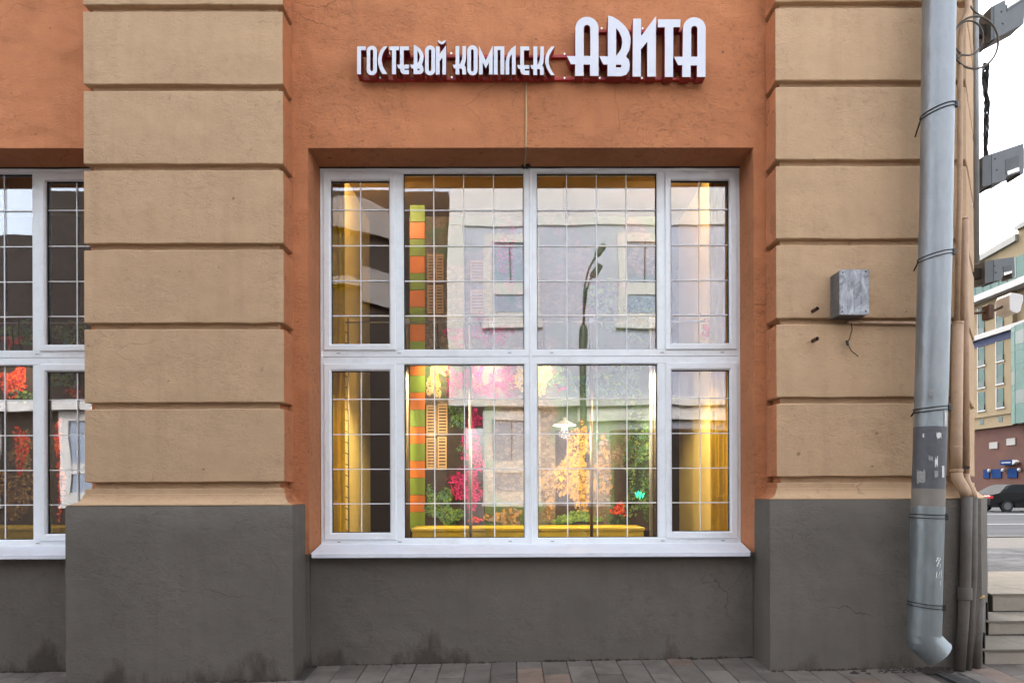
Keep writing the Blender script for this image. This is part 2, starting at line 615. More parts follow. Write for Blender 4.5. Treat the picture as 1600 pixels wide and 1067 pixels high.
P_L = [(-3.118, 0), (-1.656, 0), (-1.656, .4), (-3.118, .4)]
P_R = [(1.976, 0), (3.387, 0), (3.985, .79), (3.985, 1.3), (2.6, 1.3), (1.976, .20)]
def pilaster(poly, emats, zg, zpl, lab):
    """zg: underside of the lowest block, zpl: top of the grey plinth"""
    p = .5845
    core = loft([tuple(q) for q in offset_poly(poly, -.045)], [(0, zpl - .06), (0, ZTOP - .02)], emats, .3, .001, .0)
    root = mk('pilaster', core, [TAN, ORANGE], B)
    k = 0
    z = zg
    while z < ZTOP - .1:
        h = min(p - .048, ZTOP - .02 - z)
        rows = [(-.006, z), (0, z + .006)] + [(0, z + h * f) for f in (.2, .4, .6, .8)] + [(0, z + h - .006), (-.006, z + h)]
        mk('block', loft(poly, rows, emats), [TAN, ORANGE], root, auto=28)
        z += p
    # banded moulding that flares out to the plinth
    rows = [(-.03, zpl - .02)] + [(.087, zpl - .002), (.087, zpl + .004)]
    H = zg - .048 - .040 - zpl
    for i in range(1, 9):
        a = i / 8 * PI / 2
        rows.append((.087 - .080 * math.sin(a), zpl + .004 + (H - .004) * (1 - math.cos(a))))
    zt = zg - .048
    rows += [(-.0005, zt - .038), (0, zt - .003), (-.003, zt)]
    mk('base_moulding', loft(poly, rows, emats, .09, .0016, .0012), [TAN, ORANGE], root, auto=35)
    pl = [(.087 - .006, zpl - .003), (.087, zpl - .012)]
    rows = [(.087, -.45)] + [(.087, v) for v in (0, .2, .4, .6, .8, 1.0)] + pl[::-1]
    mk('plinth', loft(poly, rows, [0] * len(poly), .12, .0022, .0), GREY, root, auto=40)
    return root
pilaster(P_L, [0, 1, 0, 1], 1.4006, 1.234, 'left')
pilaster(P_R, [0, 0, 0, 0, 0, 1], 1.427, 1.262, 'right')

# ------------------------------------------------------------------ windows
DF = 5.54
def wx(px): return X5(px, DF)
def wz(py): return Z5(py, DF)
CAPM = plain('grey_drain_cap', (.35, .35, .37), .5)
def window(ox):
    root = mk('window', MB().ring(wx(502) + ox, wx(1158) + ox, wz(852), wz(263), .016, .016, .016, .016, FY - .004, FY + .075, .003, .004), PVC, B)
    for s in (0, 1):
        def mx(a, b):
            if s:
                a, b = 1660 - b, 1660 - a
            return wx(a) + ox, wx(b) + ox
        for (t0, t1, g0, g1, s0, s1, sg0, sg1) in ((264.5, 556.8, 270.5, 545.5, 270, 547, 282.5, 537), (557.4, 851, 569, 840, 567.5, 842, 579, 831)):
            x0, x1 = mx(504, 829.6)
            i0, i1 = mx(512, 819.5)
            f = MB().ring(x0, x1, wz(t1), wz(t0), i0 - x0, x1 - i1, wz(g1) - wz(t1), wz(t0) - wz(g0), FY, FY + .07, .003, .008)
            fr = mk('frame', f, PVC, root)
            a, b = mx(614, 632)
            mk('mullion', MB().box(a, b, FY + .0015, FY + .068, wz(g1) - .004, wz(g0) + .004, 0, .004), PVC, root)
            # opening sash
            a, b = mx(507.5, 619.5)
            c, d = mx(519, 610)
            mk('sash', MB().ring(a, b, wz(s1), wz(s0), c - a, b - d, wz(sg1) - wz(s1), wz(s0) - wz(sg0), FY - .016, FY + .05, .005, .012), PVC, root)
            mk('gasket_shade', MB().ring(c - .001, d + .001, wz(sg1) - .001, wz(sg0) + .001, .006, .006, .006, .006, FY + .012, FY + .03, .001, .001), GASKET, root)  # black gasket ring, also standing in for shade at the glass edge
            e, g = mx(632, 819.5)
            mk('gasket_shade', MB().ring(e - .001, g + .001, wz(g1) - .001, wz(g0) + .001, .006, .006, .006, .006, FY + .022, FY + .04, .001, .001), GASKET, root)  # same ring round the fixed glass, gasket and edge shade in one
            for (p0, p1, q0, q1, yy, nv) in ((c, d, sg0, sg1, FY + .024, 2), (e, g, g0, g1, FY + .034, 4)):
                w, h = p1 - p0, wz(q0) - wz(q1)
                boxobj('pane', (w, .006, h), ((p0 + p1) / 2, yy + .004, (wz(q0) + wz(q1)) / 2), GLASS, root)
                for kk in range(1, nv):
                    boxobj('glazing_bar', (.0075, .005, h), (p0 + w * kk / nv, yy - .004, (wz(q0) + wz(q1)) / 2), BARWHITE, root)
                rows = (326.5, 382.5, 437.5, 492) if t0 < 400 else (622.5, 677.5, 732, 786)
                for ry in rows:
                    boxobj('glazing_bar', (w, .0045, .0075), ((p0 + p1) / 2, yy - .0045, wz(ry)), BARWHITE, root)
            for cpx in (530, 624.5, 797):
                q, r = mx(cpx - 3, cpx + 3)
                yy = wz(t1 - 5.5)
                boxobj('drain_cap', (.030, .006, .0075), ((q + r) / 2, FY - .002 if t0 > 400 else FY - .002, yy), CAPM, root, .001)
    # coupling strip between the two halves
    mk('coupling_strip', MB().box(wx(829.2) + ox - .006, wx(830.8) + ox + .006, FY - .008, FY + .01, wz(851), wz(264), 0, .003), PVC, root)
    # metal sill, sloping forwards with turned-down front edge and upturned ends
    s = MB()
    xb0, xb1, xf0, xf1 = wx(503) + ox, wx(1157) + ox, -1.505 + ox, 1.835 + ox
    zb, zf, yb, yf = wz(849.5), .852, FY - .002, .165
    th = .003
    s.add([(xb0, yb, zb), (xb1, yb, zb), (xf1, yf, zf), (xf0, yf, zf), (xf1, yf, zf - .028), (xf0, yf, zf - .028),
           (xf1, yf + .012, zf - .034), (xf0, yf + .012, zf - .034),
           (xb0, yb, zb - .01), (xb1, yb, zb - .01), (xf1, yf + .006, zf - .008), (xf0, yf + .006, zf - .008)],
          [(0, 1, 2, 3), (3, 2, 4, 5), (5, 4, 6, 7), (7, 6, 10, 11), (11, 10, 9, 8), (0, 8, 9, 1), (1, 9, 10, 2), (2, 10, 6, 4), (0, 3, 11, 8), (3, 5, 7, 11)])
    for (p, q) in (((xb0, yb, zb), (xf0, yf, zf)), ((xb1, yb, zb), (xf1, yf, zf))):
        s.tube([Vector(p) + Vector((0, 0, .004)), Vector(q) + Vector((0, 0, .004))], .006, 6)
    sl_ = mk('sill', s, SILLMETAL, root)
    mk('seam', MB().box(wx(1030) + ox, wx(1030.7) + ox, yf - .0015, yf - .0002, zf - .027, zf), GASKET, sl_) if False else None
    # dark sealant under the head
    t = MB()
    pts = []
    for i in range(30):
        u = i / 29
        pts.append((wx(500) + ox + u * (wx(1160) - wx(500)), FY - .006, wz(262.5) + .004 * noise.noise(Vector((u * 17 + ox, 3, 1)))))
    t.tube(pts, [.006 + .004 * abs(noise.noise(Vector((i * .9, ox, 4)))) for i in range(30)], 6)
    mk('sealant', t, SEAL, root)
    return root
window(0)
window(-PITCH)

# ------------------------------------------------------------------ the sign
YS, YSB = .105, .192
SG = thing('shop_sign', tuple(at(828, 124, .2)), 'white raised letter sign with dark red sides on red rails above the window', 'sign')
def stad(x0, x1, y0, y1, n=10):
    r = (x1 - x0) / 2
    c = (x0 + x1) / 2
    a = [(c + r * math.cos(t * PI / n), y0 + r - r * math.sin(t * PI / n)) for t in range(n + 1)]
    b = [(c - r * math.cos(t * PI / n), y1 - r + r * math.sin(t * PI / n)) for t in range(n + 1)]
    return a + b
def archup(x0, x1, y0, y1, n=12):
    r = (x1 - x0) / 2
    c = (x0 + x1) / 2
    return [(c + r * math.cos(t * PI / n), y0 + r - r * math.sin(t * PI / n)) for t in range(n + 1)] + [(x0, y1), (x1, y1)]
K1 = [(105, 155), (158, 155), (158, 410), (175, 390), (192, 345), (200, 290), (200, 155), (250, 155), (250, 330), (245, 375), (228, 420), (245, 445), (250, 480), (250, 550),
      (198, 550), (198, 485), (190, 470), (158, 468), (158, 550), (105, 550), (105, 468), (82, 468), (63, 415), (105, 413)]
LET = [
 # (left, top, scale, loops)
 (550, 55, 10, [[(80, 180), (215, 180), (215, 240), (140, 240), (140, 615), (80, 615)]]),
 (550, 55, 10, [stad(230, 390, 170, 632), stad(285, 330, 232, 565)]),
 (550, 55, 10, [[(555, 180), (495, 180), (450, 235), (418, 310), (403, 390), (406, 440), (420, 500), (445, 560), (475, 612), (552, 612), (510, 545), (480, 480), (463, 400), (468, 340), (485, 285), (512, 235)]]),
 (550, 55, 10, [[(578, 180), (735, 180), (735, 240), (688, 240), (688, 615), (625, 615), (625, 240), (590, 240)]]),
 (550, 55, 10, [[(750, 180), (890, 180), (890, 240), (808, 240), (808, 465), (890, 465), (890, 527), (820, 527), (820, 550), (890, 550), (890, 615), (805, 615), (775, 597), (755, 565), (749, 527), (722, 527), (703, 465), (750, 465)]]),
 (550, 55, 10, [[(965, 155), (1010, 175), (1060, 215), (1100, 265), (1120, 330), (1115, 395), (1092, 465), (1112, 500), (1119, 550), (1105, 590), (1070, 613), (960, 615), (960, 527), (930, 527), (908, 465), (963, 465)],
              [(1022, 245), (1048, 290), (1060, 350), (1047, 405), (1022, 442)], [(1020, 530), (1055, 530), (1055, 549), (1020, 549)]]),
 (550, 55, 10, [stad(1140, 1300, 165, 632), stad(1198, 1240, 228, 565)]),
 (550, 55, 10, [[(1312, 180), (1370, 180), (1370, 300), (1470, 160), (1470, 620), (1412, 620), (1412, 355), (1370, 415), (1370, 620), (1308, 620)],
              [(1335, 85), (1372, 92), (1402, 113), (1435, 92), (1470, 85), (1455, 120), (1425, 145), (1395, 148), (1360, 130)]]),
 (700, 55, 8.889, [K1]),
 (700, 55, 8.889, [stad(268, 412, 145, 563), stad(320, 356, 203, 507)]),
 (700, 55, 8.889, [[(430, 150), (525, 355), (620, 150), (620, 550), (570, 550), (570, 385), (525, 468), (482, 385), (482, 550), (430, 550)]]),
 (700, 55, 8.889, [[(638, 160), (782, 160), (782, 550), (728, 550), (728, 212), (690, 212), (690, 550), (635, 550)]]),
 (700, 55, 8.889, [[(940, 145), (940, 550), (888, 550), (888, 265), (865, 298), (852, 345), (850, 400), (850, 550), (800, 550), (800, 380), (812, 315), (840, 245), (880, 190)]]),
 (700, 55, 8.889, [[(1003, 160), (1128, 160), (1128, 215), (1055, 215), (1055, 420), (1128, 420), (1128, 472), (1068, 472), (1068, 497), (1128, 497), (1128, 555), (1052, 555), (1024, 541), (1007, 512), (1002, 472), (978, 472), (958, 420), (1003, 420)]]),
 (700, 55, 8.889, [[(x + 1081, y + 7) for (x, y) in K1]]),
 (700, 55, 8.889, [[(1482, 163), (1435, 163), (1395, 210), (1365, 270), (1349, 330), (1351, 395), (1370, 460), (1400, 515), (1430, 560), (1484, 558), (1445, 510), (1417, 455), (1401, 395), (1398, 330), (1412, 280), (1440, 225)]]),
 (870, 15, 8.893, [archup(258, 580, 105, 650)[:-2] + [(258, 650), (140, 650), (195, 764), (255, 764), (253, 925), (372, 925), (372, 768), (462, 768), (462, 925), (580, 925)], archup(375, 465, 218, 648)]),
 (870, 15, 8.893, [[(712, 88), (780, 105), (870, 160), (950, 235), (1005, 320), (1025, 400), (1025, 470), (1005, 570), (960, 655), (1000, 700), (1015, 770), (1005, 850), (970, 905), (900, 930), (705, 930), (705, 768), (645, 768), (590, 652), (710, 652)],
              [(825, 262), (870, 320), (903, 400), (910, 470), (897, 540), (865, 600), (825, 648)], [(822, 770), (895, 770), (895, 808), (822, 808)]]),
 (970, 15, 8.893, [[(170, 130), (282, 130), (282, 375), (490, 95), (486, 935), (368, 935), (368, 450), (280, 560), (278, 935), (162, 935)]]),
 (970, 15, 8.893, [[(515, 140), (830, 140), (825, 250), (730, 250), (726, 940), (612, 940), (612, 250), (515, 250)]]),
 (970, 15, 8.893, [archup(865, 1180, 112, 660)[:-2] + [(858, 660), (738, 660), (795, 777), (855, 777), (853, 940), (970, 940), (970, 780), (1058, 780), (1058, 940), (1176, 940)], archup(978, 1065, 232, 658)]),
]
for (lx, ly, s, loops) in LET:
    cu = bpy.data.curves.new('letter', 'CURVE')
    cu.dimensions = '2D'
    cu.fill_mode = 'BOTH'
    cu.extrude = (YSB - YS) / 2
    allp = []
    for lp in loops:
        pts = []
        for (a, b) in lp:
            w = at(lx + a / s, ly + b / s, YS)
            if not pts or abs(pts[-1][0] - w.x) + abs(pts[-1][1] - w.z) > 1e-5:
                pts.append((w.x, w.z))
        allp.append(pts)
    cx_ = sum(p[0] for p in allp[0]) / len(allp[0])
    cz_ = min(p[1] for p in allp[0])
    for pts in allp:
        sp = cu.splines.new('POLY')
        sp.points.add(len(pts) - 1)
        for q, (a, b) in zip(sp.points, pts):
            q.co = (a - cx_, b - cz_, 0, 1)
        sp.use_cyclic_u = True
    tmp = bpy.data.objects.new('tmp', cu)
    COL.objects.link(tmp)
    bpy.context.view_layer.update()
    me = bpy.data.meshes.new_from_object(tmp.evaluated_get(bpy.context.evaluated_depsgraph_get()))
    bpy.data.objects.remove(tmp, do_unlink=True)
    me.name = 'letter'
    me.materials.clear()
    me.materials.append(LETTER)
    me.materials.append(LETTERSIDE)
    for p in me.polygons:
        p.material_index = 0 if p.normal.z > .9 else 1
        p.use_smooth = False
    o = bpy.data.objects.new('letter', me)
    o.rotation_euler = (PI / 2, 0, 0)
    o.location = (cx_, (YS + YSB) / 2, cz_)
    link(o, SG)
    WLOC[o.name] = Vector(o.location)
def rail(p0, p1, y0=.188, y1=.226, h=.022):
    a, b = at(p0[0], p0[1], YSB), at(p1[0], p1[1], YSB)
    mk('rail', MB().box(a.x, b.x, y0, y1 - .004, a.z - h / 2, a.z + h / 2, 0, .002), RAILRED, SG)
rail((565, 123.5), (1098, 123.5))
rail((585, 88.5), (893, 88.5))
rail((893, 46.5 + 42), (905, 46.5 + 42))
rail((930, 49), (1080, 49))
for (px, py) in ((594, 122), (706, 121.5), (882, 122.5), (937, 122.5), (1003, 122.5), (608, 84), (705, 84), (882, 85), (940, 45), (1004, 45)):
    w = at(px, py, .186)
    mk('bolt', MB().lathe([(.001, -.006), (.007, -.004), (.007, .004)], w, 8, 0, Matrix.Rotation(PI / 2, 4, 'X')), STEEL, SG)
a = at(822, 124, .212); b = at(822, 228, .205); c = at(819.5, 262, .50)
mk('sign_cable', MB().tube([a, at(822.4, 180, .212), b + Vector((0, .004, 0)), b + Vector((0, .0, -.008)), at(821, 245, .36), c], .0065, 8), CABLETAN,
   None, 'thin tan cable running from the sign down to the window head', 'cable', smooth=True)
mb = MB()
for i in range(7):
    p = at(817 + i * 1.6, 260 + 2 * math.sin(i * 2.1), .50 + .01 * math.cos(i * 3))
    mb.lathe([(.002, -.014), (.014, -.006), (.015, .006), (.003, .014)], p, 7)
mk('foam_patch', mb, SEAL, B)
# ------------------------------------------------------------------ rooms behind the windows (parts of the building)
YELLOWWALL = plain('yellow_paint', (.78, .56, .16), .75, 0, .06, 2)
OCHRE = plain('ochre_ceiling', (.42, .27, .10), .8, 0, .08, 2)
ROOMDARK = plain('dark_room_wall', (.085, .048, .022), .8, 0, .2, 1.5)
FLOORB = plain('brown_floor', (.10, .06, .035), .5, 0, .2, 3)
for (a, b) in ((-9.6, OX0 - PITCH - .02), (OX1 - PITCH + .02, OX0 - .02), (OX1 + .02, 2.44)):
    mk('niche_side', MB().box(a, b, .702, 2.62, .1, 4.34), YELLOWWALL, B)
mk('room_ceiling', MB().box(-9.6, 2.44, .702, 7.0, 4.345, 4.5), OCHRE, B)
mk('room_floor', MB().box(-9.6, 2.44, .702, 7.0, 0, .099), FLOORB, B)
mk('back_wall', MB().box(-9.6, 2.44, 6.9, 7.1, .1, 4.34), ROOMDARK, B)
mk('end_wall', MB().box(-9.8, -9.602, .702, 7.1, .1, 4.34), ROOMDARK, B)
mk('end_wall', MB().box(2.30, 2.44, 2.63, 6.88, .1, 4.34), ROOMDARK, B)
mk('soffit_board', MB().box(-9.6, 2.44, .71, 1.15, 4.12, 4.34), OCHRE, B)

# ------------------------------------------------------------------ printed mural, bench and rails behind the glass
MY = 1.80
def pm(px, py, dy=0.0):
    p = at(px, py, MY)
    return (p.x, MY - dy, p.z)
def flatquad(mb, c, w, h, ang, tilt=0.0, mi=0):
    ca, sa = math.cos(ang), math.sin(ang)
    pts = []
    for (u, v) in ((-.5, 0), (-.16, -.5), (.5, -.1), (.3, .45)):
        x, z = u * w, v * h
        pts.append((c[0] + x * ca - z * sa, c[1] + tilt * u * w, c[2] + x * sa + z * ca))
    mb.face(pts, mi)
PINKS = [plain('print_magenta', (.50, .008, .11), .7), plain('print_pink', (.68, .04, .24), .7), plain('print_dark_magenta', (.25, .006, .06), .7)]
GREENS = [plain('print_green', (.07, .15, .035), .7), plain('print_light_green', (.22, .34, .07), .7), plain('print_dark_green', (.018, .04, .016), .7), plain('print_teal_green', (.09, .22, .14), .7)]
REDS = [plain('print_red', (.70, .045, .02), .7), plain('print_orange_red', (.85, .16, .05), .7), plain('print_deep_red', (.30, .01, .012), .7)]
TANS = [plain('print_stone', (.44, .25, .085), .8), plain('print_gold_stone', (.68, .37, .05), .8), plain('print_grey_stone', (.26, .21, .17), .8), plain('print_brown_stone', (.16, .09, .04), .8)]
CREAMS = [plain('print_cream', (.62, .47, .26), .7), plain('print_yellow', (.66, .44, .06), .7)]
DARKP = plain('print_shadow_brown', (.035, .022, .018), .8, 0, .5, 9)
WOODP = plain('print_louvre_wood', (.52, .33, .16), .7, 0, .12, 20)
TILE_O = plain('orange_tile', (.75, .21, .025), .45, 0, .08, 12)
TILE_G = plain('green_tile', (.24, .36, .035), .45, 0, .08, 12)
def mural_mat(name):
    t = NT(name)
    p = t.pos()
    w = t.vadd(p, t.noisecol(p, 6, 3), .08)
    e = t.vor(t.mapping(w, (1, 1, 1.5)), 20, 'DISTANCE_TO_EDGE')
    cc = t.vor(t.mapping(w, (1, 1, 1.5)), 20, 'F1', 'Color')
    stone = t.mix(t.math('MULTIPLY', t.xyz(cc)[0], 1.0), (.09, .065, .045), (.27, .20, .135))
    stone = t.mix(t.rng(e, .0, .07, 1, 0), stone, (.02, .014, .01))
    stone = t.mix(t.rng(t.noise(p, 30, 4), .4, .7, 0, .5), stone, (.16, .115, .075))
    leaf = t.mix(t.noise(p, 38, 4, .7), (.01, .022, .012), (.13, .21, .08))
    f = t.rng(t.noise(p, 1.5, 4, .6), .47, .53)
    c = t.mix(f, stone, leaf)
    return t.done(c, .7)
MURALB = mural_mat('mural_print')
def cluster(name, parent, mats, cl, dens, size, depth=.006, seed=1):
    r = random.Random(seed)
    mbs = MB()
    for (cx, cy_, rx, ry) in cl:
        n = int(dens * rx * ry)
        for _ in range(n):
            a, q = r.uniform(0, 2 * PI), math.sqrt(r.random())
            q = q * (.75 + .25 * math.sin(3 * a + cx))
            px, py = cx + rx * q * math.cos(a), cy_ + ry * q * math.sin(a)
            g = noise.noise(Vector((px * .09, py * .09, seed)))
            mi = min(len(mats) - 1, int(len(mats) * max(0, min(.999, .5 + g * .9 + r.uniform(-.5, .5)))))
            s = size * r.uniform(.5, 1.4) * .0064
            flatquad(mbs, pm(px, py, .004 + depth * r.random()), s, s * r.uniform(.5, 1), r.uniform(0, 6.28), r.uniform(-.3, .3), mi)
    return mk(name, mbs, mats, parent, kind='stuff', fix=False)
MU = thing('mural_panel', pm(835, 830), 'colourful printed garden mural with pink flowers, shutters and stone wall behind the middle window', 'mural')
a, b = pm(641, 830), pm(1032, 338)
mk('backing', MB().box(a[0], b[0], MY, MY + .03, a[2], b[2]), MURALB, MU)
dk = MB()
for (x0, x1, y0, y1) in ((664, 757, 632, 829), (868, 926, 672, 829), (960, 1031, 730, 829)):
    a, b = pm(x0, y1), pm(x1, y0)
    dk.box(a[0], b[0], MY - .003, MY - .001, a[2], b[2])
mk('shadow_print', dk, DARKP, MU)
y = 826.0
k = 0
while y > 345:
    a, b = pm(641, y), pm(664, y - 26)
    mb = MB().box(a[0], b[0], MY - .012, MY + .002, a[2], b[2], 0, .002)
    mk('tile', mb, TILE_G if k % 2 == 0 else TILE_O, MU)
    y -= 26.6
    k += 1
def shutter(x0, x1, y0, y1, n):
    a, b = pm(x0, y1), pm(x1, y0)
    m = MB().ring(a[0], b[0], a[2], b[2], .012, .012, .02, .02, MY - .016, MY - .004, .001, .001)
    sh = mk('shutter', m, WOODP, MU)
    for i in range(n):
        z = a[2] + .02 + (b[2] - a[2] - .04) * (i + .5) / n
        h = (b[2] - a[2] - .04) / n * .55
        boxobj('slat', (b[0] - a[0] - .022, .004, h), ((a[0] + b[0]) / 2, MY - .009, z), WOODP, sh)
shutter(666.5, 682, 633, 682, 9)
shutter(666.5, 682, 684, 732, 9)
shutter(684, 699, 631, 680, 9)
shutter(684, 698, 682, 734, 9)
shutter(668, 679, 398, 442, 8)
shutter(668, 679, 446, 490, 8)
shutter(681, 693, 398, 442, 8)
shutter(681, 693, 446, 490, 8)
shutter(735, 756, 408, 442, 6)
shutter(735, 756, 454, 490, 6)
cluster('cream_print', MU, CREAMS, [(678, 598, 14, 33), (690, 575, 18, 14), (845, 590, 20, 30), (810, 592, 14, 26)], .9, 3.2, .002, 3)
cluster('pink_flowers', MU, PINKS, [(712, 598, 24, 30), (740, 590, 24, 34), (790, 592, 26, 34), (765, 610, 22, 16), (735, 680, 17, 36), (742, 655, 14, 20), (722, 745, 26, 18),
                                    (738, 775, 18, 26), (712, 765, 10, 18), (748, 720, 10, 30), (735, 700, 16, 30), (728, 765, 24, 30), (742, 760, 12, 40), (720, 525, 30, 20), (770, 525, 40, 22), (755, 500, 20, 12)], .40, 3.2, .014, 5)
cluster('pink_flowers', MU, PINKS[:2], [(790, 400, 22, 60), (875, 600, 16, 20)], .2, 3, .004, 6)
cluster('green_bush', MU, GREENS, [(690, 792, 27, 32), (706, 806, 22, 20), (674, 778, 9, 24)], 1.5, 4.0, .02, 7)
cluster('green_leaves', MU, GREENS, [(716, 655, 16, 22), (706, 640, 8, 12), (722, 700, 10, 10), (735, 600, 20, 14)], .5, 3.0, .01, 8)
cluster('climbing_leaves', MU, [GREENS[0], GREENS[3], GREENS[1], GREENS[2]], [(960, 600, 68, 44), (1000, 690, 34, 60), (1000, 770, 32, 44), (985, 500, 52, 44), (940, 470, 30, 44), (880, 590, 26, 26)], .45, 4.2, .012, 9)
cluster('stone_print', MU, [TANS[3], TANS[0], TANS[1], TANS[0]], [(898, 735, 34, 68), (908, 770, 26, 40), (912, 690, 14, 36)], .42, 5.2, .004, 10)
cluster('stone_print', MU, [TANS[3], TANS[2], TANS[0]], [(858, 760, 16, 50), (942, 735, 16, 62), (790, 808, 34, 16)], .35, 5.5, .004, 11)
cluster('grass_print', MU, GREENS[:2], [(905, 808, 40, 10), (880, 812, 20, 8)], 2.2, 3.4, .012, 12)
cluster('red_flowers', MU, REDS, [(967, 796, 15, 13), (742, 812, 14, 6)], 1.0, 3.0, .012, 13)
cluster('dark_leaves', MU, [GREENS[2], GREENS[0], GREENS[2]], [(1004, 765, 24, 58), (968, 815, 22, 14)], .5, 4.5, .014, 14)

YELLOWB = plain('yellow_bench_paint', (.72, .48, .02), .4, 0, .05, 3)
def bench(x0, x1, label):
    a, b = at(x0, 846, 1.32), at(x1, 823.5, 1.32)
    t = thing('bench', ((a.x + b.x) / 2, 1.5, .1), label, 'bench', 'yellow window benches')
    mk('seat', MB().box(a.x, b.x, 1.30, 1.74, b.z - .03, b.z, 0, .004), YELLOWB, t)
    mk('front_panel', MB().box(a.x + .01, b.x - .01, 1.303, 1.335, .1, b.z - .031), YELLOWB, t)
    mk('side_panel', MB().box(a.x + .01, a.x + .04, 1.336, 1.72, .1, b.z - .031), YELLOWB, t)
    mk('side_panel', MB().box(b.x - .04, b.x - .01, 1.336, 1.72, .1, b.z - .031), YELLOWB, t)
bench(643, 1007, 'yellow bench below the garden mural in the middle window')
bench(-330, 97, 'yellow bench behind the window cut off by the left edge')

CURT = plain('yellow_curtain', (.80, .50, .012), .95, 0, .12, 9, spec=.05)
def curtain(x0, x1, y, z0, z1, label):
    mb = MB()
    n = 40
    vs = []
    for th in (0, .004):
        for z in (z0, z1):
            for i in range(n + 1):
                u = i / n
                vs.append((x0 + (x1 - x0) * u, y + th + .022 * math.sin(u * 5 * PI + 1.5 * noise.noise(Vector((u * 3, x0, 1)))) * (1.0 if z == z0 else .6) + .012 * noise.noise(Vector((u * 5, z, x0))), z))
    k = n + 1
    for i in range(n):
        mb.f += [(i, i + 1, k + i + 1, k + i), (2 * k + i, 2 * k + i + 1, 3 * k + i + 1, 3 * k + i), (i, i + 1, 2 * k + i + 1, 2 * k + i), (k + i, k + i + 1, 3 * k + i + 1, 3 * k + i)]
    mb.v = vs
    mb.m = [0] * len(mb.f)
    mk('curtain', mb, CURT, None, label, 'curtain', 'yellow curtains', smooth=True, fix=False)
curtain(-1.535, -1.40, .80, .60, 4.1, 'narrow yellow curtain at the left side of the middle window')
curtain(1.72, 1.885, .80, .60, 4.1, 'narrow yellow curtain at the right side of the middle window')

CHROME = plain('brushed_aluminium', (.42, .41, .39), .5, .8)
BRONZE = plain('bronze_tube', (.20, .15, .09), .55, .7)
def displayframe(ox, posts, x0, x1, label):
    a, b = at(x0, 495, 1.25), at(x1, 495, 1.25)
    t = thing('display_frame', ((a.x + b.x) / 2 + ox, 1.25, .1), label, 'display frame', 'metal display frames')
    za = at(830, 493.5, 1.25).z
    zb = at(830, 503, 1.25).z
    mk('rail', MB().tube([(a.x + ox, 1.25, za), (b.x + ox, 1.25, za)], .010, 8), CHROME, t, smooth=True)
    mk('rail', MB().tube([(a.x + ox, 1.25, zb), (b.x + ox, 1.25, zb)], .008, 8), CHROME, t, smooth=True)
    for i, px in enumerate(posts):
        p = at(px, 700, 1.25)
        mk('post', MB().tube([(p.x + ox, 1.25, .1), (p.x + ox, 1.25, za)], .016, 10), BRONZE if i % 2 == 0 else CHROME, t, smooth=True)
        mk('clamp', MB().box(p.x + ox - .02, p.x + ox + .02, 1.228, 1.272, zb - .02, zb + .03, 0, .003), CHROME, t)
displayframe(0, (637, 735, 924, 1017, 1023), 524, 1138, 'metal tube display frame in front of the garden mural')
displayframe(-PITCH, (637, 735, 924, 1020), 524, 1138, 'metal tube display frame inside the window cut off by the left edge')
def ladder(px, label):
    a, b = at(px - 3.6, 700, 1.05), at(px + 3.6, 700, 1.05)
    t = thing('lattice_mast', ((a.x + b.x) / 2, 1.05, .1), label, 'mast', 'slim lattice masts')
    z1 = at(px, 497, 1.05).z
    for x in (a.x, b.x):
        mk('upright', MB().tube([(x, 1.05, .1), (x, 1.05, z1)], .0065, 7), BRONZE, t, smooth=True)
    z = .2
    i = 0
    while z < z1 - .08:
        mk('rung', MB().tube([(a.x, 1.05, z), (b.x, 1.05, z - .018)], .004, 6), GASKET, t)
        z += .098
ladder(541, 'slim lattice mast near the left curtain of the middle window')
ladder(1116, 'slim lattice mast near the right curtain of the middle window')

BULB = emis('warm_bulb', (1.0, .82, .55), 22.0)
SHADEM = plain('white_enamel', (.85, .80, .70), .3)
BLACKM = plain('black_metal', (.02, .02, .02), .4)
def spotlamp(px, py, tx, ty, energy, label, col=(1, .80, .52)):
    p = at(px, py, 1.46)
    tgt = Vector(pm(tx, ty))
    d = (tgt - p).normalized()
    t = thing('spot_lamp', tuple(p), label, 'lamp', 'warm spot lamps inside the windows')
    q = d.to_track_quat('Z', 'Y').to_matrix().to_4x4()
    mk('housing', MB().lathe([(.02, -.10), (.032, -.08), (.036, .0), (.036, .012), (.030, .012), (.028, -.02)], p, 14, 0, q), BLACKM, t, smooth=False)
    mk('bulb', MB().lathe([(.004, -.018), (.020, -.010), (.024, .0), (.004, .004)], p, 12, 0, q), BULB, t, smooth=True)
    r = at(px, 497, 1.25)
    mk('arm', MB().tube([p - d * .08, (p - d * .08 + r) / 2 + Vector((0, -.03, .02)), r], .006, 6), BLACKM, t)
    L = bpy.data.lights.new('spot_light', 'SPOT')
    L.energy = energy
    L.color = col
    L.spot_size = math.radians(80)
    L.spot_blend = .9
    L.shadow_soft_size = .03
    o = bpy.data.objects.new('spot_light', L)
    o.location = p + d * .03
    o.rotation_euler = (-d).to_track_quat('Z', 'Y').to_euler()
    link(o, t)
spotlamp(684, 553, 682, 588, 5, 'left black spot lamp shining on the mural shutters')
spotlamp(764, 553, 764, 588, 6, 'black spot lamp shining on the pink mural flowers')
spotlamp(850, 553, 852, 590, 3, 'right black spot lamp shining on the mural stone wall')
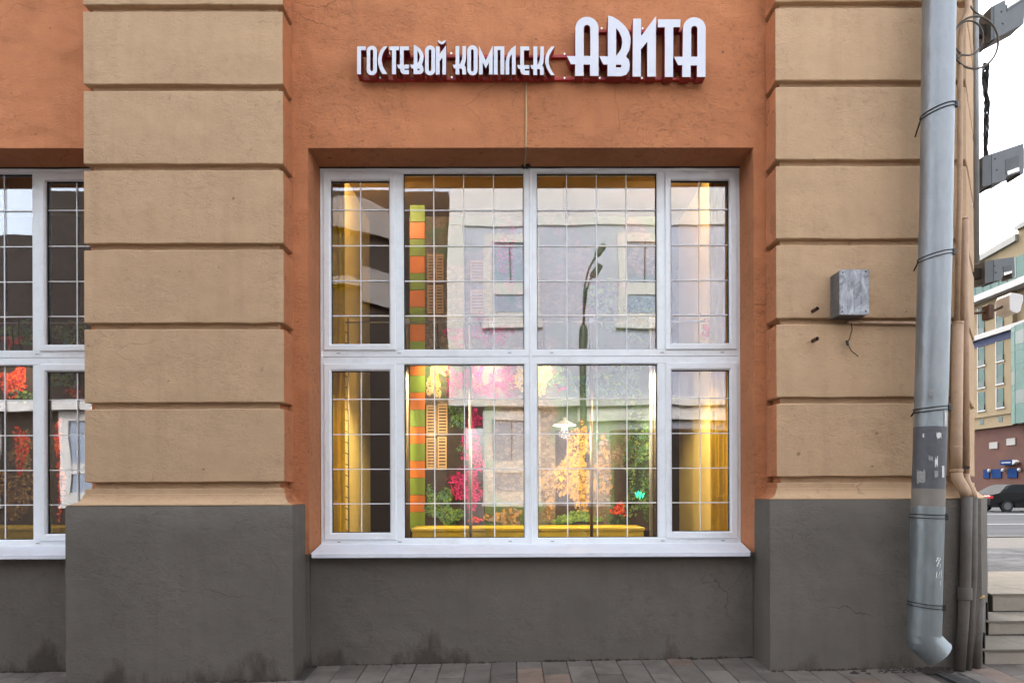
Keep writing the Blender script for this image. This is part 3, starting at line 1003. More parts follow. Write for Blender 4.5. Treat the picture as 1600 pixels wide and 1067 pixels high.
def fill_downlamp(px, energy, label):  # added lamps hidden behind the transom, fill light for walls and benches
    p = at(px, 556, 1.04)
    t = thing('spot_lamp', tuple(p), label, 'lamp', 'warm spot lamps inside the windows')
    mk('housing', MB().lathe([(.02, .10), (.032, .08), (.036, .0), (.036, -.012), (.030, -.012), (.028, .02)], p, 14), BLACKM, t)
    mk('bulb', MB().lathe([(.004, .018), (.020, .010), (.024, .0), (.004, -.004)], p, 12), BULB, t, smooth=True)
    mk('arm', MB().tube([p + Vector((0, 0, .09)), at(px, 497, 1.25)], .006, 6), BLACKM, t)
    L = bpy.data.lights.new('spot_light', 'SPOT')
    L.energy = energy
    L.color = (1, .85, .58)
    L.spot_size = math.radians(142)
    L.spot_blend = .5
    L.shadow_soft_size = .03
    o = bpy.data.objects.new('spot_light', L)
    o.location = p + Vector((0, 0, -.03))
    link(o, t)
fill_downlamp(628, 30, 'added hidden fill lamp pointing down near the left curtain of the middle window')
fill_downlamp(1036, 30, 'added hidden fill lamp pointing down near the right curtain of the middle window')
def fill_ceilinglamp(x, y, energy, label):  # added unseen lamps, weak fill light for the upper interior
    t = thing('ceiling_fill_lamp', (x, y, 4.34), label, 'lamp', 'added ceiling fill lamps inside the windows')
    mk('housing', MB().lathe([(.07, .0), (.075, -.012), (.06, -.05), (.05, -.05), (.055, -.01)], (x, y, 4.344), 18), SHADEM, t)
    mk('bulb', MB().lathe([(.006, -.075), (.035, -.065), (.042, -.05), (.01, -.04)], (x, y, 4.344), 14), BULB, t, smooth=True)
    L = bpy.data.lights.new('ceiling_fill_light', 'POINT')
    L.energy = energy
    L.color = (1, .80, .50)
    L.shadow_soft_size = .06
    o = bpy.data.objects.new('ceiling_fill_light', L)
    o.location = (x, y, 4.22)
    link(o, t)
fill_ceilinglamp(-1.15, 1.22, 3.2, 'added warm fill lamp over the left end of the middle window bay')
fill_ceilinglamp(1.45, 1.22, 3.2, 'added warm fill lamp over the right end of the middle window bay')
def pendant(px, py, Y, energy, label, wid=.075):
    p = at(px, py, Y)
    t = thing('pendant_lamp', (p.x, p.y, 4.3), label, 'lamp', 'pendant lamps inside the windows')
    mk('cord', MB().tube([(p.x, p.y, p.z + .06), (p.x, p.y, 4.34)], .003, 6), BLACKM, t)
    mk('lamp_shade', MB().lathe([(.012, .07), (.016, .045), (.05, .030), (wid + .03, .0), (wid + .028, -.003), (.046, .024), (.012, .036)], p, 20), SHADEM, t, smooth=False)
    mk('bulb', MB().lathe([(.004, -.045), (.022, -.034), (.028, -.014), (.016, .012), (.010, .028)], p, 14), BULB, t, smooth=True)
    L = bpy.data.lights.new('pendant_light', 'POINT')
    L.energy = energy
    L.color = (1, .86, .64)
    L.shadow_soft_size = .05
    o = bpy.data.objects.new('pendant_light', L)
    o.location = (p.x, p.y, p.z - .075)
    link(o, t)
pendant(882, 664, 1.15, 7, 'lit pendant lamp with white shade hanging before the mural stone wall')

OR = thing('hanging_flower', tuple(at(1106, 500, 1.22)), 'small orange red flower ornament hanging at the right of the middle window', 'ornament')
fl = MB()
rr = random.Random(4)
for i in range(46):
    c = at(1105 + rr.gauss(0, 3.2), 514 + rr.gauss(0, 7), 1.22)
    flatquad(fl, (c.x, c.y + rr.uniform(-.03, .03), c.z), .035, .030, rr.uniform(0, 6.28), rr.uniform(-1, 1))
mk('petals', fl, REDS[1], OR, kind='stuff', fix=False)
mk('stem', MB().tube([at(1106, 497, 1.24), at(1107, 515, 1.22), at(1109, 541, 1.22)], .006, 6), WOODP, OR)

# red flower mural in the window at the left edge
MU2 = thing('mural_panel', pm(-10, 830), 'dark printed mural with red flowers behind the window at the left edge', 'mural')
a, b = pm(-330, 830), pm(205, 338)
mk('backing', MB().box(a[0], b[0], MY, MY + .03, a[2], b[2]), DARKP, MU2)
cluster('red_flowers', MU2, REDS, [(16, 598, 28, 26), (30, 590, 16, 24), (118, 612, 16, 12), (92, 690, 6, 50), (96, 560, 14, 10), (34, 700, 14, 44), (96, 760, 7, 60), (22, 535, 20, 14)], .45, 5.0, .012, 21)
cluster('green_leaves', MU2, GREENS, [(100, 590, 30, 22), (30, 520, 40, 24), (40, 620, 30, 12), (105, 520, 40, 22)], .3, 5.5, .01, 22)
cluster('stone_print', MU2, [TANS[3], TANS[3], TANS[0], DARKP], [(28, 770, 40, 46), (36, 710, 20, 44)], .3, 8, .002, 23)
spotlamp(22, 553, 22, 600, 3.5, 'black spot lamp shining on the red mural flowers')
fill_downlamp(30, 9, 'added hidden fill lamp pointing down inside the window at the left edge')
# ------------------------------------------------------------------ the other side of the street (seen in the window glass)
OY = -8.92
def ox5(px): return X5(px, 15.0)
def oz5(py): return Z5(py, 15.0)
CREAM = plain('cream_render', (.60, .575, .54), .8, 0, .04, 1.5)
LILAC = plain('pale_grey_render', (.44, .45, .51), .85, 0, .06, 1.2)
DARKBRICK = plain('dark_brown_brick', (.024, .014, .008), .85, 0, .25, 2)
STREETGLASS = plain('blue_grey_glass', (.30, .35, .43), .45, 0, .1, .8)
BASEG = plain('mid_grey_render', (.25, .25, .27), .85, 0, .1, 1.2)
OB = thing('opposite_building', (5.5, OY - 3, -.06), 'pale two storey building across the street with cream framed windows', 'building')
x0, x1 = ox5(702), 13.0
zt = oz5(292)
mk('wall', MB().box(x0, x1, OY - 6, OY - .10, oz5(634), zt), LILAC, OB)
xg = ox5(757)
mk('ground_floor_wall', MB().box(xg, x1, OY - 6, OY - .10, -.3, oz5(634)), BASEG, OB)
mk('shopfront', MB().box(ox5(955), ox5(1230), OY - .097, OY - .02, oz5(791), oz5(672)), DARKBRICK, OB)
mk('stone_base', MB().box(xg + .01, x1, OY - .098, OY + .02, -.3, oz5(792)), DARKBRICK, OB)
mk('attic_band', MB().box(x0 - .02, x1, OY - .3, OY - .06, oz5(348), zt + .02), CREAM, OB)
mk('cornice', MB().box(x0 - .03, x1, OY - .098, OY + .05, oz5(634), oz5(620)), CREAM, OB)
mk('cornice', MB().box(ox5(905), x1, OY - .097, OY - .03, oz5(657), oz5(634.3)), CREAM, OB)
mk('end_pier', MB().box(x0 - .03, ox5(722), OY - .097, OY - .05, oz5(633.5), oz5(349)), CREAM, OB)
def owin(cx, py_off, parent, fmat):
    """window with a tall upper pane and a low lower pane, in a wide cream surround"""
    a, b = cx - .62, cx + .62
    r = mk('window', MB().ring(a, b, oz5(787 - py_off), oz5(641 - py_off), .22, .22, .30, .20, OY - .055, OY - .098, .005, .01), fmat, parent)
    mk('transom', MB().box(a + .2, b - .2, OY - .092, OY - .062, oz5(738 - py_off), oz5(720 - py_off)), fmat, r)
    mk('pane', MB().box(a + .21, b - .21, OY - .0995, OY - .088, oz5(720 - py_off), oz5(655 - py_off)), STREETGLASS, r)
    mk('pane', MB().box(a + .25, b - .25, OY - .0995, OY - .088, oz5(766 - py_off), oz5(738 - py_off)), STREETGLASS, r)
    mk('mullion', MB().box(cx - .012, cx + .012, OY - .0875, OY - .08, oz5(720 - py_off), oz5(655 - py_off)), DARKBRICK, r)
    mk('sill', MB().box(a - .04, b + .04, OY - .097, OY - .03, oz5(791 - py_off), oz5(787.2 - py_off)), fmat, r)
for j, off in enumerate((0, 280)):
    for i in range(5):
        if j == 0 and i in (1, 2):
            continue
        owin(ox5(800) + i * 2.97, off, OB, CREAM)
DB = thing('brick_building', (-8, OY - 3, -.06), 'dark brown brick building across the street with cream shop windows', 'building')
mk('wall', MB().box(-16, x0 - .06, OY - 6, OY - .10, -.3, oz5(362)), DARKBRICK, DB)
mk('upper_wall', MB().box(-10.6, x0 - .06, OY - 6, OY - .13, oz5(362), oz5(292)), DARKBRICK, DB)
mk('shop_band', MB().box(-16, ox5(160), OY - .098, OY + .10, oz5(640), oz5(624)), CREAM, DB)
for i in range(2):
    owin(ox5(136) - i * 2.6, 0, DB, CREAM)
# curved balcony fronts
BALC = plain('grey_brown_render', (.22, .19, .17), .85, 0, .1, 1.5)
for (top_, bot_) in (([(505, 312), (530, 304), (560, 305), (585, 314), (618, 330)], [(618, 374), (585, 366), (555, 360), (530, 352), (505, 352)]),
                     ([(566, 414), (590, 420), (620, 432)], [(620, 484), (590, 474), (566, 470)]),
                     ([(520, 432), (545, 430), (562, 436)], [(562, 446), (540, 442), (520, 444)])):
    mk('balcony', MB().prism([(ox5(p), oz5(q)) for (p, q) in top_ + bot_], OY - .129, OY + .02, 0, 'y'), BALC, DB)

NEONG = emis('green_neon', (.02, .85, .35), 2.2)
ng = thing('neon_sign', (ox5(1000), OY + .03, oz5(782)), 'small green neon zigzag sign on the dark shopfront across the street', 'sign')
mk('backing', MB().box(ox5(990), ox5(1010), OY - .019, OY + .005, oz5(781), oz5(762)), DARKBRICK, ng)
mk('tube', MB().tube([(ox5(p), OY + .03, oz5(q)) for (p, q) in ((994, 769), (996.5, 777), (998.5, 767), (1001, 778), (1003, 768), (1005.5, 777), (1007, 770))], .02, 6), NEONG, ng)
mk('holder', MB().box(ox5(999), ox5(1001), OY + .0055, OY + .03, oz5(774), oz5(770)), DARKBRICK, ng)

LAMPG = plain('dark_green_lamp_paint', (.012, .020, .014), .45)
sx, sy = X5(914, 13), 6.08 - 13
SLP = thing('street_lamp', (sx, sy, -.06), 'dark green street lamp with two curved arms across the road', 'street lamp')
z_ = lambda py: Z5(py, 13)
mk('base', MB().lathe([(.11, -.06), (.11, .3), (.075, .36), (.07, z_(515)), (.045, z_(508))], (sx, sy, 0), 12), LAMPG, SLP, auto=40)
def arm(pts, hx, hz):
    P = [(X5(p, 13), sy, z_(q)) for (p, q) in pts]
    mk('arm', MB().tube(P, .022, 8), LAMPG, SLP, smooth=True)
    c = Vector(P[-1])
    M = Matrix.Translation(c) @ Matrix.Rotation(math.radians(-58), 4, 'Y')
    mk('lamp_head', MB().box(-.04, .22, -.05, .05, -.055, .055, 0, .02, M), LAMPG, SLP)
arm([(914, 512), (914.5, 470), (917, 445), (924, 420), (936, 396)], 0, 0)
arm([(916, 480), (919, 455), (926, 437), (931, 428)], 0, 0)

# ------------------------------------------------------------------ street beyond the corner
FX = 67.0
WALLY = plain('yellow_beige_render', (.205, .150, .082), .85, 0, .06, .4)
TEAL = plain('teal_glass', (.02, .080, .066), .6, 0, .3, .25)
TEALD = plain('dark_teal_glass', (.012, .04, .038), .4, 0, .3, .4)
WHITEF = plain('white_trim', (.36, .345, .33), .7)
BLUET = plain('blue_tile_band', (.022, .03, .075), .8, 0, .4, 3)
REDBR = plain('red_brown_brick', (.066, .020, .011), .85, 0, .22, .6)
SLATE = plain('light_roof', (.26, .25, .23), .8)
FB = thing('distant_building', (FX + 10, 90, -.3), 'beige modern building with teal glass bay and brick base down the street', 'building')
mk('brick_base', MB().box(FX + .4, FX + 25, 55, 125, -.3, 9.3), REDBR, FB)
mk('wall', MB().box(FX, FX + 24, 84.9, 124, 9.3, 27.6), WALLY, FB)
mk('wall', MB().box(FX + .6, FX + 24, 55, 84.9, 9.3, 27.6), WALLY, FB)
mk('string_course', MB().box(FX - .15, FX, 84.9, 124, 10.9, 11.3), WALLY, FB)
mk('tile_band', MB().box(FX - .06, FX - .001, 84.9, 124, 20.95, 21.95), BLUET, FB)
mk('cornice', MB().box(FX - .5, FX - .002, 80, 124, 21.96, 22.65), WHITEF, FB)
mk('cornice', MB().box(FX - 1.1, FX + 1, 55, 124, 27.2, 28.1), WHITEF, FB)
mk('attic', MB().box(FX + 1.6, FX + 24, 86, 124, 28.1, 34.2), WALLY, FB)
mk('attic', MB().box(FX + 1.6, FX + 24, 55, 86, 28.1, 35.6), WALLY, FB)
mk('roof', MB().prism([(54, 35.6), (86, 35.6), (86.2, 36.1), (60, 38.5), (54, 37.5)], FX + 1.2, FX + 24, 0, 'x'), SLATE, FB)
mk('roof', MB().prism([(86, 34.2), (124, 32), (124, 32.6), (86, 35.1)], FX + 1.2, FX + 24, 0, 'x'), SLATE, FB)
for i in range(9):
    y = 79.4 + i * 1.55
    mk('attic_glass', MB().box(FX - .2, FX + 1.5, y, y + 1.45, 28.2, 31.3), TEAL, FB)
def fwin(y, z0, z1, w=1.25):
    r = mk('window', MB().box(FX - .12, FX + .02, y - w / 2 - .22, y + w / 2 + .22, z0 - .25, z0 - .02, 0, .02), WHITEF, FB)
    mk('pane', MB().box(FX - .05, FX - .015, y - w / 2, y + w / 2, z0, z1), TEALD, r)
    mk('pane', MB().box(FX - .06, FX - .051, y - w / 2 + .1, y + w / 2 - .35, z0 + .5, z1 - .1), TEAL, r)
    mk('frame', MB().box(FX - .10, FX - .012, y + w / 2, y + w / 2 + .18, z0, z1 + .14), WHITEF, r)
    mk('railing', MB().box(FX - .13, FX - .062, y - w / 2, y + w / 2, z0, z0 + .75), TEALD, r)
for y in (98, 94.4, 90.8, 87.15):
    for (z0, z1) in ((18.3, 20.85), (15.2, 17.8), (11.95, 14.5), (22.75, 26.4)):
        fwin(y, z0, z1)
    mk('small_window', MB().box(FX - .03, FX + .01, y - .4, y + .4, 9.9, 10.7), TEALD, FB)
# curved glass bay, pane by pane
for j in range(5):
    z0 = 9.3 + j * 2.55
    for i in range(7):
        a0, a1 = PI * (.02 + i / 7 * .96), PI * (.02 + (i + .93) / 7 * .96)
        cyb, r1 = 79.6, 5.2
        p = [(FX - 1.6 * math.sin(t), cyb + r1 * math.cos(t)) for t in (a0, a1)]
        q = [(p[1][0] + .08, p[1][1]), (p[0][0] + .08, p[0][1])]
        mk('glass_panel', MB().prism(p + q, z0, z0 + 1.75), TEALD if (i + j) % 3 == 0 else TEAL, FB)
        mk('spandrel', MB().prism(p + q, z0 + 1.77, z0 + 2.53), TEAL, FB)
for i, y in enumerate((89.0, 85.7)):
    mk('vent_grille', MB().box(FX + .3, FX + .41, y - .8, y + .8, 6.4 + .3 * i, 7.3 + .3 * i), SLATE, FB)
SIGNB = plain('blue_sign', (.004, .026, .10), .8, spec=0.1)
for k, (p0, p1) in enumerate(((1536, 1545), (1549, 1564), (1573.5, 1589))):
    y0, y1 = F * FX / (p1 - 796) - 5, F * FX / (p0 - 796) - 5
    mk('blue_panel', MB().box(FX + .28, FX + .399, y0, y1, 2.3, 3.55), SIGNB, None,
       ('narrow blue panel nearest the beige corner at the brick wall', 'middle blue panel on the distant brick wall', 'rightmost blue panel on the distant brick wall')[k], 'panel', 'blue panels on the distant wall')
for k, px in enumerate((1546.8, 1568.5, 1594)):
    y0 = F * FX / (px - 796) - 5
    mk('globe_lamp', MB().lathe([(.02, -.24), (.17, -.17), (.24, 0), (.17, .17), (.02, .24)], (FX + .15, y0, 3.35), 12), WHITEF, None,
       ('white globe lamp left of the middle blue panel', 'white globe lamp between the two larger blue panels', 'white globe lamp at the right edge of the photo')[k], 'lamp', 'globe lamps on the distant wall', smooth=True)
y0, y1 = F * FX / (1593 - 796) - 5, F * FX / (1567.5 - 796) - 5
t = thing('direction_sign', (FX - .2, (y0 + y1) / 2, 4.0), 'blue arrow shaped direction sign with white tip on the brick wall', 'sign')
ym = y0 + (y1 - y0) * .22
mk('board', MB().prism([(ym, 4.05), (y1, 4.05), (y1, 4.7), (ym, 4.7)], FX - .2, FX + .39, 0, 'x'), SIGNB, t)
mk('tip', MB().prism([(y0, 4.38), (ym - .01, 4.05), (ym - .01, 4.7)], FX - .2, FX + .39, 0, 'x'), WHITEF, t)
mk('lettering', MB().box(FX - .22, FX - .201, ym + .3, y1 - .3, 4.3, 4.42), WHITEF, t)

# car driving past beyond the corner
CARP = plain('grey_car_paint', (.018, .0175, .017), .6, .0, .05, 2, spec=.05)
CARG = plain('car_glass', (.008, .009, .01), .5, spec=.08)
TYRE = plain('tyre_rubber', (.012, .012, .012), .85)
RIM = plain('alloy_rim', (.10, .10, .10), .5, .5)
TAIL = plain('red_tail_light', (.45, .02, .03), .2)
cx0, cyv, cz = 25.0, 31.0, -.055
CR = thing('sedan_car', (cx0 + 2.2, cyv, cz), 'dark grey sedan on the street beyond the building corner', 'car')
prof = [(0.02, .38), (0.0, .62), (.06, .90), (.45, .98), (1.0, 1.36), (1.35, 1.44), (2.3, 1.45), (2.75, 1.36), (3.35, .98), (4.25, .84), (4.45, .66), (4.45, .34), (4.2, .24), (3.95, .24), (3.9, .42), (3.72, .58), (3.5, .62), (3.28, .58), (3.1, .42), (3.05, .22),
        (1.35, .22), (1.3, .42), (1.12, .58), (.9, .62), (.68, .58), (.5, .42), (.45, .24), (.2, .25)]
body = MB()
n = len(prof)
W = [.80 if z < .5 else (.88 if z < 1.0 else .62) for (_, z) in prof]
vs = []
for s_ in (-1, 1):
    vs += [(cx0 + x, cyv + s_ * W[i], cz + z) for i, (x, z) in enumerate(prof)]
body.add(vs, [tuple(range(n))[::-1], tuple(range(n, 2 * n))] + [(i, (i + 1) % n, n + (i + 1) % n, n + i) for i in range(n)])
mk('body', body, CARP, CR)
for s_ in (-1, 1):
    for (pts) in ([(.62, 1.0), (1.08, 1.33), (1.75, 1.39), (1.75, 1.0)], [(1.82, 1.0), (1.82, 1.39), (2.3, 1.39), (2.7, 1.31), (3.2, 1.0)]):
        g = MB()
        def wd(z): return .885 - (z - .98) / .46 * .25
        g.add([(cx0 + x, cyv + s_ * (wd(z) + .006), cz + z) for (x, z) in pts] + [(cx0 + x, cyv + s_ * (wd(z) - .03), cz + z) for (x, z) in pts],
              [(0, 1, 2, 3, 4)[:len(pts)]] + [(i, (i + 1) % len(pts), len(pts) + (i + 1) % len(pts), len(pts) + i) for i in range(len(pts))])
        mk('side_window', g, CARG, CR)
    for wxx in (.9, 3.5):
        c = (cx0 + wxx, cyv + s_ * .77, cz + .31)
        wh = mk('wheel', MB().lathe([(.2, -.09), (.31, -.08), (.31, .08), (.2, .09)], c, 20, 0, Matrix.Rotation(PI / 2, 4, 'X')), TYRE, CR, auto=40)
        mk('rim', MB().lathe([(.05, -.093), (.19, -.095), (.19, .095), (.05, .093)], c, 14, 0, Matrix.Rotation(PI / 2, 4, 'X')), RIM, wh)
    mk('tail_light', MB().box(cx0 - .012, cx0 + .16, cyv + s_ * .58 - .30, cyv + s_ * .58 + .30, cz + .70, cz + .86, 0, .02), TAIL, CR)

mk('overhead_wire', MB().tube([tuple(at(1500, 196, 40)), tuple(at(1560, 183, 38)), tuple(at(1680, 158, 34))], .012, 6), BLACKM, None, 'thin overhead wire crossing the white sky', 'wire')
# ------------------------------------------------------------------ entrance steps
STEPT = plain('beige_stone_tile', (.21, .188, .155), .85, 0, .10, 6, .001, (.13, .11, .09), .35, spec=.05)
STEPR = plain('riser_stone_tile', (.30, .262, .215), .6, 0, .10, 6, .001, (.22, .19, .16), .4)
GROUT = plain('dark_grout', (.10, .085, .07), .9)
ST = thing('entrance_steps', (5, 1.5, .0), 'beige tiled entrance steps beside the chamfered building corner', 'steps')
tops = [(-.01, .152, 3.505), (.45, .27, 3.86), (.835, .424, 4.17)]
ends = [.45, .835, 2.35]
for (xa, ya, za, zb_) in ((3.515, .005, -.2, .136), (3.87, .465, .1365, .254), (4.18, .85, .2545, .408)):
    mk('core', MB().box(xa, 6.4, ya, 2.3, za, zb_), GROUT, ST)
for i, ((y0, zt_, xl), ye) in enumerate(zip(tops, ends)):
    zb = (-.06, .152, .27)[i]
    # risers
    x = xl
    k = 0
    while x < 6.2:
        w = min(.60 if k or i != 0 else .32, 6.4 - x)
        if w < .05: break
        mk('riser_tile', MB().box(x + .002, x + w - .002, y0, y0 + .014, zb + (.004 if i else 0), zt_ - .016, 0, .001), STEPR, ST)
        x += w; k += 1
    x = xl - .03
    k = 0
    rows_ = 1 if i < 2 else 3
    while x < 6.2:
        w = min(.60 if k else .42, 6.42 - x)
        if w < .05: break
        for r_ in range(rows_):
            a, b = y0 - .018 + (ye - y0) * r_ / rows_, y0 - .018 + (ye - y0) * (r_ + 1) / rows_
            mk('tread_tile', MB().box(x + .002, x + w - .002, a + .002, b - .002, zt_ - .015, zt_, 0, .0015), STEPT, ST)
        x += w; k += 1
for (x, y0, y1, z0, z1) in ((3.52, .0, .03, .20, .27), (3.875, .47, .50, .33, .41)):
    mk('end_plate', MB().box(x - .012, x - .004, y0, y1, z0 - .1, z1), BLACKM, ST)

# ------------------------------------------------------------------ drain grate
GRATE = plain('cast_iron', (.11, .108, .105), .5, .5, .3, 20)
a = at(1452, 1046, -.14); 
gx0, gx1, gy0, gy1 = 3.02, 3.19, -.62, -.125
gzv = gz(3.1, -.3) + .004
GT = thing('drain_grate', ((gx0 + gx1) / 2, (gy0 + gy1) / 2, gzv - .02), 'dark iron drain grate set in the paving below the downpipe', 'grate')
for (x0, x1, y0, y1) in ((gx0, gx0 + .018, gy0, gy1), (gx1 - .018, gx1, gy0, gy1), (gx0 + .0181, gx1 - .0181, gy0, gy0 + .018), (gx0 + .0181, gx1 - .0181, gy1 - .018, gy1)):
    mk('frame', MB().box(x0, x1, y0, y1, gzv - .04, gzv + .003), GRATE, GT)
n = 17
for i in range(n):
    y = gy0 + .03 + (gy1 - gy0 - .06) * i / (n - 1)
    mk('bar', MB().box(gx0 + .0185, gx1 - .0185, y - .006, y + .006, gzv - .03, gzv), GRATE, GT)

# ------------------------------------------------------------------ downpipe
def galv(name, col, rough=.44, metal=.65):
    t = NT(name)
    p = t.pos()
    n = t.noise(t.mapping(p, (1, 1, .35)), 9, 5, .6)
    c = t.mix(t.rng(n, .3, .72), sc3(col, .82), sc3(col, 1.15))
    v = t.rng(t.noise(t.mapping(p, (6, 6, .6)), 2.0, 4, .6), .55, .75, 0, .35)
    c = t.mix(v, c, sc3(col, .55))
    sp = t.rng(t.noise(p, 60, 3), .68, .73, 0, .5)
    c = t.mix(sp, c, (.2, .17, .14))
    return t.done(c, t.rng(n, .3, .7, rough - .08, rough + .12), metal, t.bump(t.noise(t.mapping(p, (1, 1, .6)), 7, 3), .02, .5))
GALV = galv('galvanised_steel', (.265, .285, .30))
GALV2 = galv('weathered_galvanised', (.25, .28, .29), .42, .6)
DKPAINT = plain('dark_grey_pipe_paint', (.075, .078, .088), .5, 0, .15, 10, 0, (.2, .2, .2), .3)
BRPAINT = plain('brown_grey_pipe_paint', (.20, .175, .15), .6, 0, .12, 10)
DP = thing('downpipe', (2.86, -.35, .03), 'galvanised steel downpipe with wire clamps in front of the right pilaster', 'downpipe')
RP = .104
def dp(py):
    """pipe axis at the height seen at photo row py"""
    rows = [(-140, 1469.5, -.21), (0, 1467.5, -.22), (340, 1462.5, -.24), (690, 1453, -.265), (800, 1449.5, -.28), (1005, 1444, -.30)]
    for (a, b) in zip(rows, rows[1:]):
        if py <= b[0]:
            u = (py - a[0]) / (b[0] - a[0])
            return at(a[1] + (b[1] - a[1]) * u, py, a[2] + (b[2] - a[2]) * u)
    return at(rows[-1][1], py, rows[-1][2])
top = dp(-140)
secs = [(-139, 122, GALV, 1.0), (122, 362, GALV, .985), (362, 602, GALV, 1.0), (602, 668, GALV2, .985), (668, 764, DKPAINT, .988), (764, 791, BRPAINT, .99), (791, 838, GALV2, 1.0), (838, 952, GALV2, .985), (952, 1003, GALV2, 1.0)]
def kn(py): return dp(py) - dp(py + 1) 
for (a, b, mt, k) in secs:
    pts = [dp(a + (b - a) * i / 4) for i in range(5)]
    mk('pipe_section', MB().tube(pts, [RP * (k + .012), RP * (k + .004), RP * k, RP * k, RP * k], 36), mt, DP, auto=40)
p0 = dp(1000)
ax = Vector((.70, -.10, -.70)).normalized()
mk('outlet_elbow', MB().tube([p0 + Vector((0, 0, .05)), p0, p0 + ax * .118, p0 + ax * .126], [RP * .99, RP * 1.06, RP * .99, RP * 1.02], 36), GALV2, DP, auto=35)
for (py, tilt) in ((176, .30), (402, .22), (640, .10), (806, -.03), (944, -.10)):
    c = dp(py)
    cl = MB()
    for dz in (-.012, .012):
        pts = []
        for j in range(40):
            a = 2 * PI * j / 40
            pts.append((c.x + (RP + .004) * math.cos(a), c.y + (RP + .004) * math.sin(a), c.z + dz + tilt * RP * math.cos(a)))
        cl.tube(pts, .0035, 6, 0, True, True)
    r_ = mk('wire_clamp', cl, GASKET, DP)
    ang = -.55
    q = Vector((c.x + (RP + .006) * math.cos(ang), c.y + (RP + .006) * math.sin(ang), c.z + tilt * RP * math.cos(ang)))
    mk('clamp_knot', MB().box(q.x - .012, q.x + .012, q.y - .012, q.y + .01, q.z - .024, q.z + .024, 0, .004), BLACKM, r_)
    if py < 700:
        e = at(dp(py).x * 0 + {176: 1430, 402: 1428, 640: 1424}[py], {176: 214, 402: 423, 640: 650}[py], -.004)
        s_ = Vector((c.x - RP, c.y + .02, c.z - tilt * RP))
        mk('stud', MB().tube([s_, e], .0055, 6), SEAL, r_)
PAPER = plain('white_sticker', (.72, .71, .69), .7, 0, .08, 40)
PAPER2 = plain('grey_torn_paper', (.30, .30, .29), .8, 0, .25, 40)
def sticker(px, py, w, h, mt, rag=0.0, seed=0):
    """thin patch curved around the pipe"""
    r = random.Random(seed)
    c = dp(py)
    Yp = c.y - RP
    p = at(px, py, c.y - RP * .8)
    s_ = max(-.95, min(.95, (p.x - c.x) / RP))
    a0 = math.asin(s_)
    mb = MB()
    n = 8
    vs = []
    for i in range(n + 1):
        a = a0 + (i / n - .5) * w / RP
        for z in (-1, 1):
            zz = c.z + z * h / 2 + r.uniform(-1, 1) * rag * h
            for rr in (RP + .0015, RP + .0035):
                vs.append((c.x + rr * math.sin(a), c.y - rr * math.cos(a), zz))
    for i in range(n):
        b_ = i * 4; d = b_ + 4
        mb.f += [(b_ + 1, d + 1, d + 3, b_ + 3), (b_, b_ + 2, d + 2, d), (b_, d, d + 1, b_ + 1), (b_ + 2, b_ + 3, d + 3, d + 2)]
    mb.f += [(0, 1, 3, 2), (n * 4, n * 4 + 2, n * 4 + 3, n * 4 + 1)]
    mb.v = vs; mb.m = [0] * len(mb.f)
    mk('sticker', mb, mt, DP)
sticker(1471, 737, .020, .080, PAPER, .01, 1)
sticker(1443, 745, .055, .085, PAPER2, .16, 2)
sticker(1460, 741, .022, .045, PAPER2, .2, 3)
sticker(1460, 722, .018, .05, PAPER, .35, 4)
sticker(1453, 717, .025, .03, PAPER2, .3, 5)
sticker(1464, 682, .030, .03, PAPER, .4, 6)
sticker(1446, 681, .008, .022, PAPER, .2, 7)
sticker(1455, 616, .03, .05, PAPER2, .25, 8)
sticker(1475, 655, .018, .09, PAPER, .2, 9)
SCR = plain('white_marker', (.78, .78, .76), .6)
def scribble(pts):
    P = []
    for (px, py) in pts:
        c = dp(py)
        p = at(px, py, c.y - RP * .75)
        s_ = max(-.97, min(.97, (p.x - c.x) / (RP + .001)))
        a = math.asin(s_)
        P.append((c.x + (RP + .001) * math.sin(a), c.y - (RP + .001) * math.cos(a), p.z))
    mk('marker_scribble', MB().tube(P, .0022, 5), SCR, DP)
scribble([(1459, 876), (1463, 870), (1467, 872), (1462, 879), (1467, 881), (1465, 886)])
scribble([(1460, 870), (1464, 876), (1460, 884)])
scribble([(1459, 902), (1460, 892), (1463, 897), (1461, 901)])
scribble([(1464, 902), (1465, 892), (1468, 899), (1469, 890), (1468, 902)])
scribble([(1467, 906), (1467, 914)])

# ------------------------------------------------------------------ service pipes at the corner
def pipe(name, pts, r, mats, label, extra=None):
    t = thing(name, (pts[-1][0], pts[-1][1], pts[-1][2]), label, 'pipe', 'service pipes at the corner')
    return t
PTAN = plain('tan_pipe_paint', (.44, .29, .18), .6, 0, .08, 6, 0, (.2, .13, .08), .4)
PGREY = plain('grey_pipe_paint', (.115, .100, .086), .7, 0, .12, 8, .001, (.05, .04, .03), .5)
def V(px, py, Y): return tuple(at(px, py, Y))
# thick pipe with a thin pipe rising from it
T1 = thing('service_pipe', V(1499, 1045, -.16), 'thick service pipe beside the downpipe with coupling near its foot', 'pipe', 'service pipes at the corner')
mk('thin_pipe', MB().tube([V(1513, -20, -.06), V(1511, 20, -.06), V(1504, 34, -.06), V(1500.5, 60, -.06), V(1499.5, 300, -.06), V(1495, 505, -.06)], .018, 14), PTAN, T1, smooth=True)
mk('pipe_section', MB().tube([V(1496.5, 503, -.055), V(1494.5, 700, -.055), V(1494.5, 738, -.055)], .037, 18), PTAN, T1, smooth=True)
mk('elbow', MB().tube([V(1494.5, 738, -.055), V(1496, 748, -.06), V(1507, 766, -.13), V(1510.5, 776, -.14)], [.039, .041, .039, .037], 18), PTAN, T1, smooth=True)
mk('pipe_section', MB().tube([V(1510.5, 775.5, -.14), V(1509.5, 850, -.14), V(1508, 920, -.14), V(1505, 970, -.145), V(1499, 1046, -.16)], .036, 18), PGREY, T1, smooth=True)
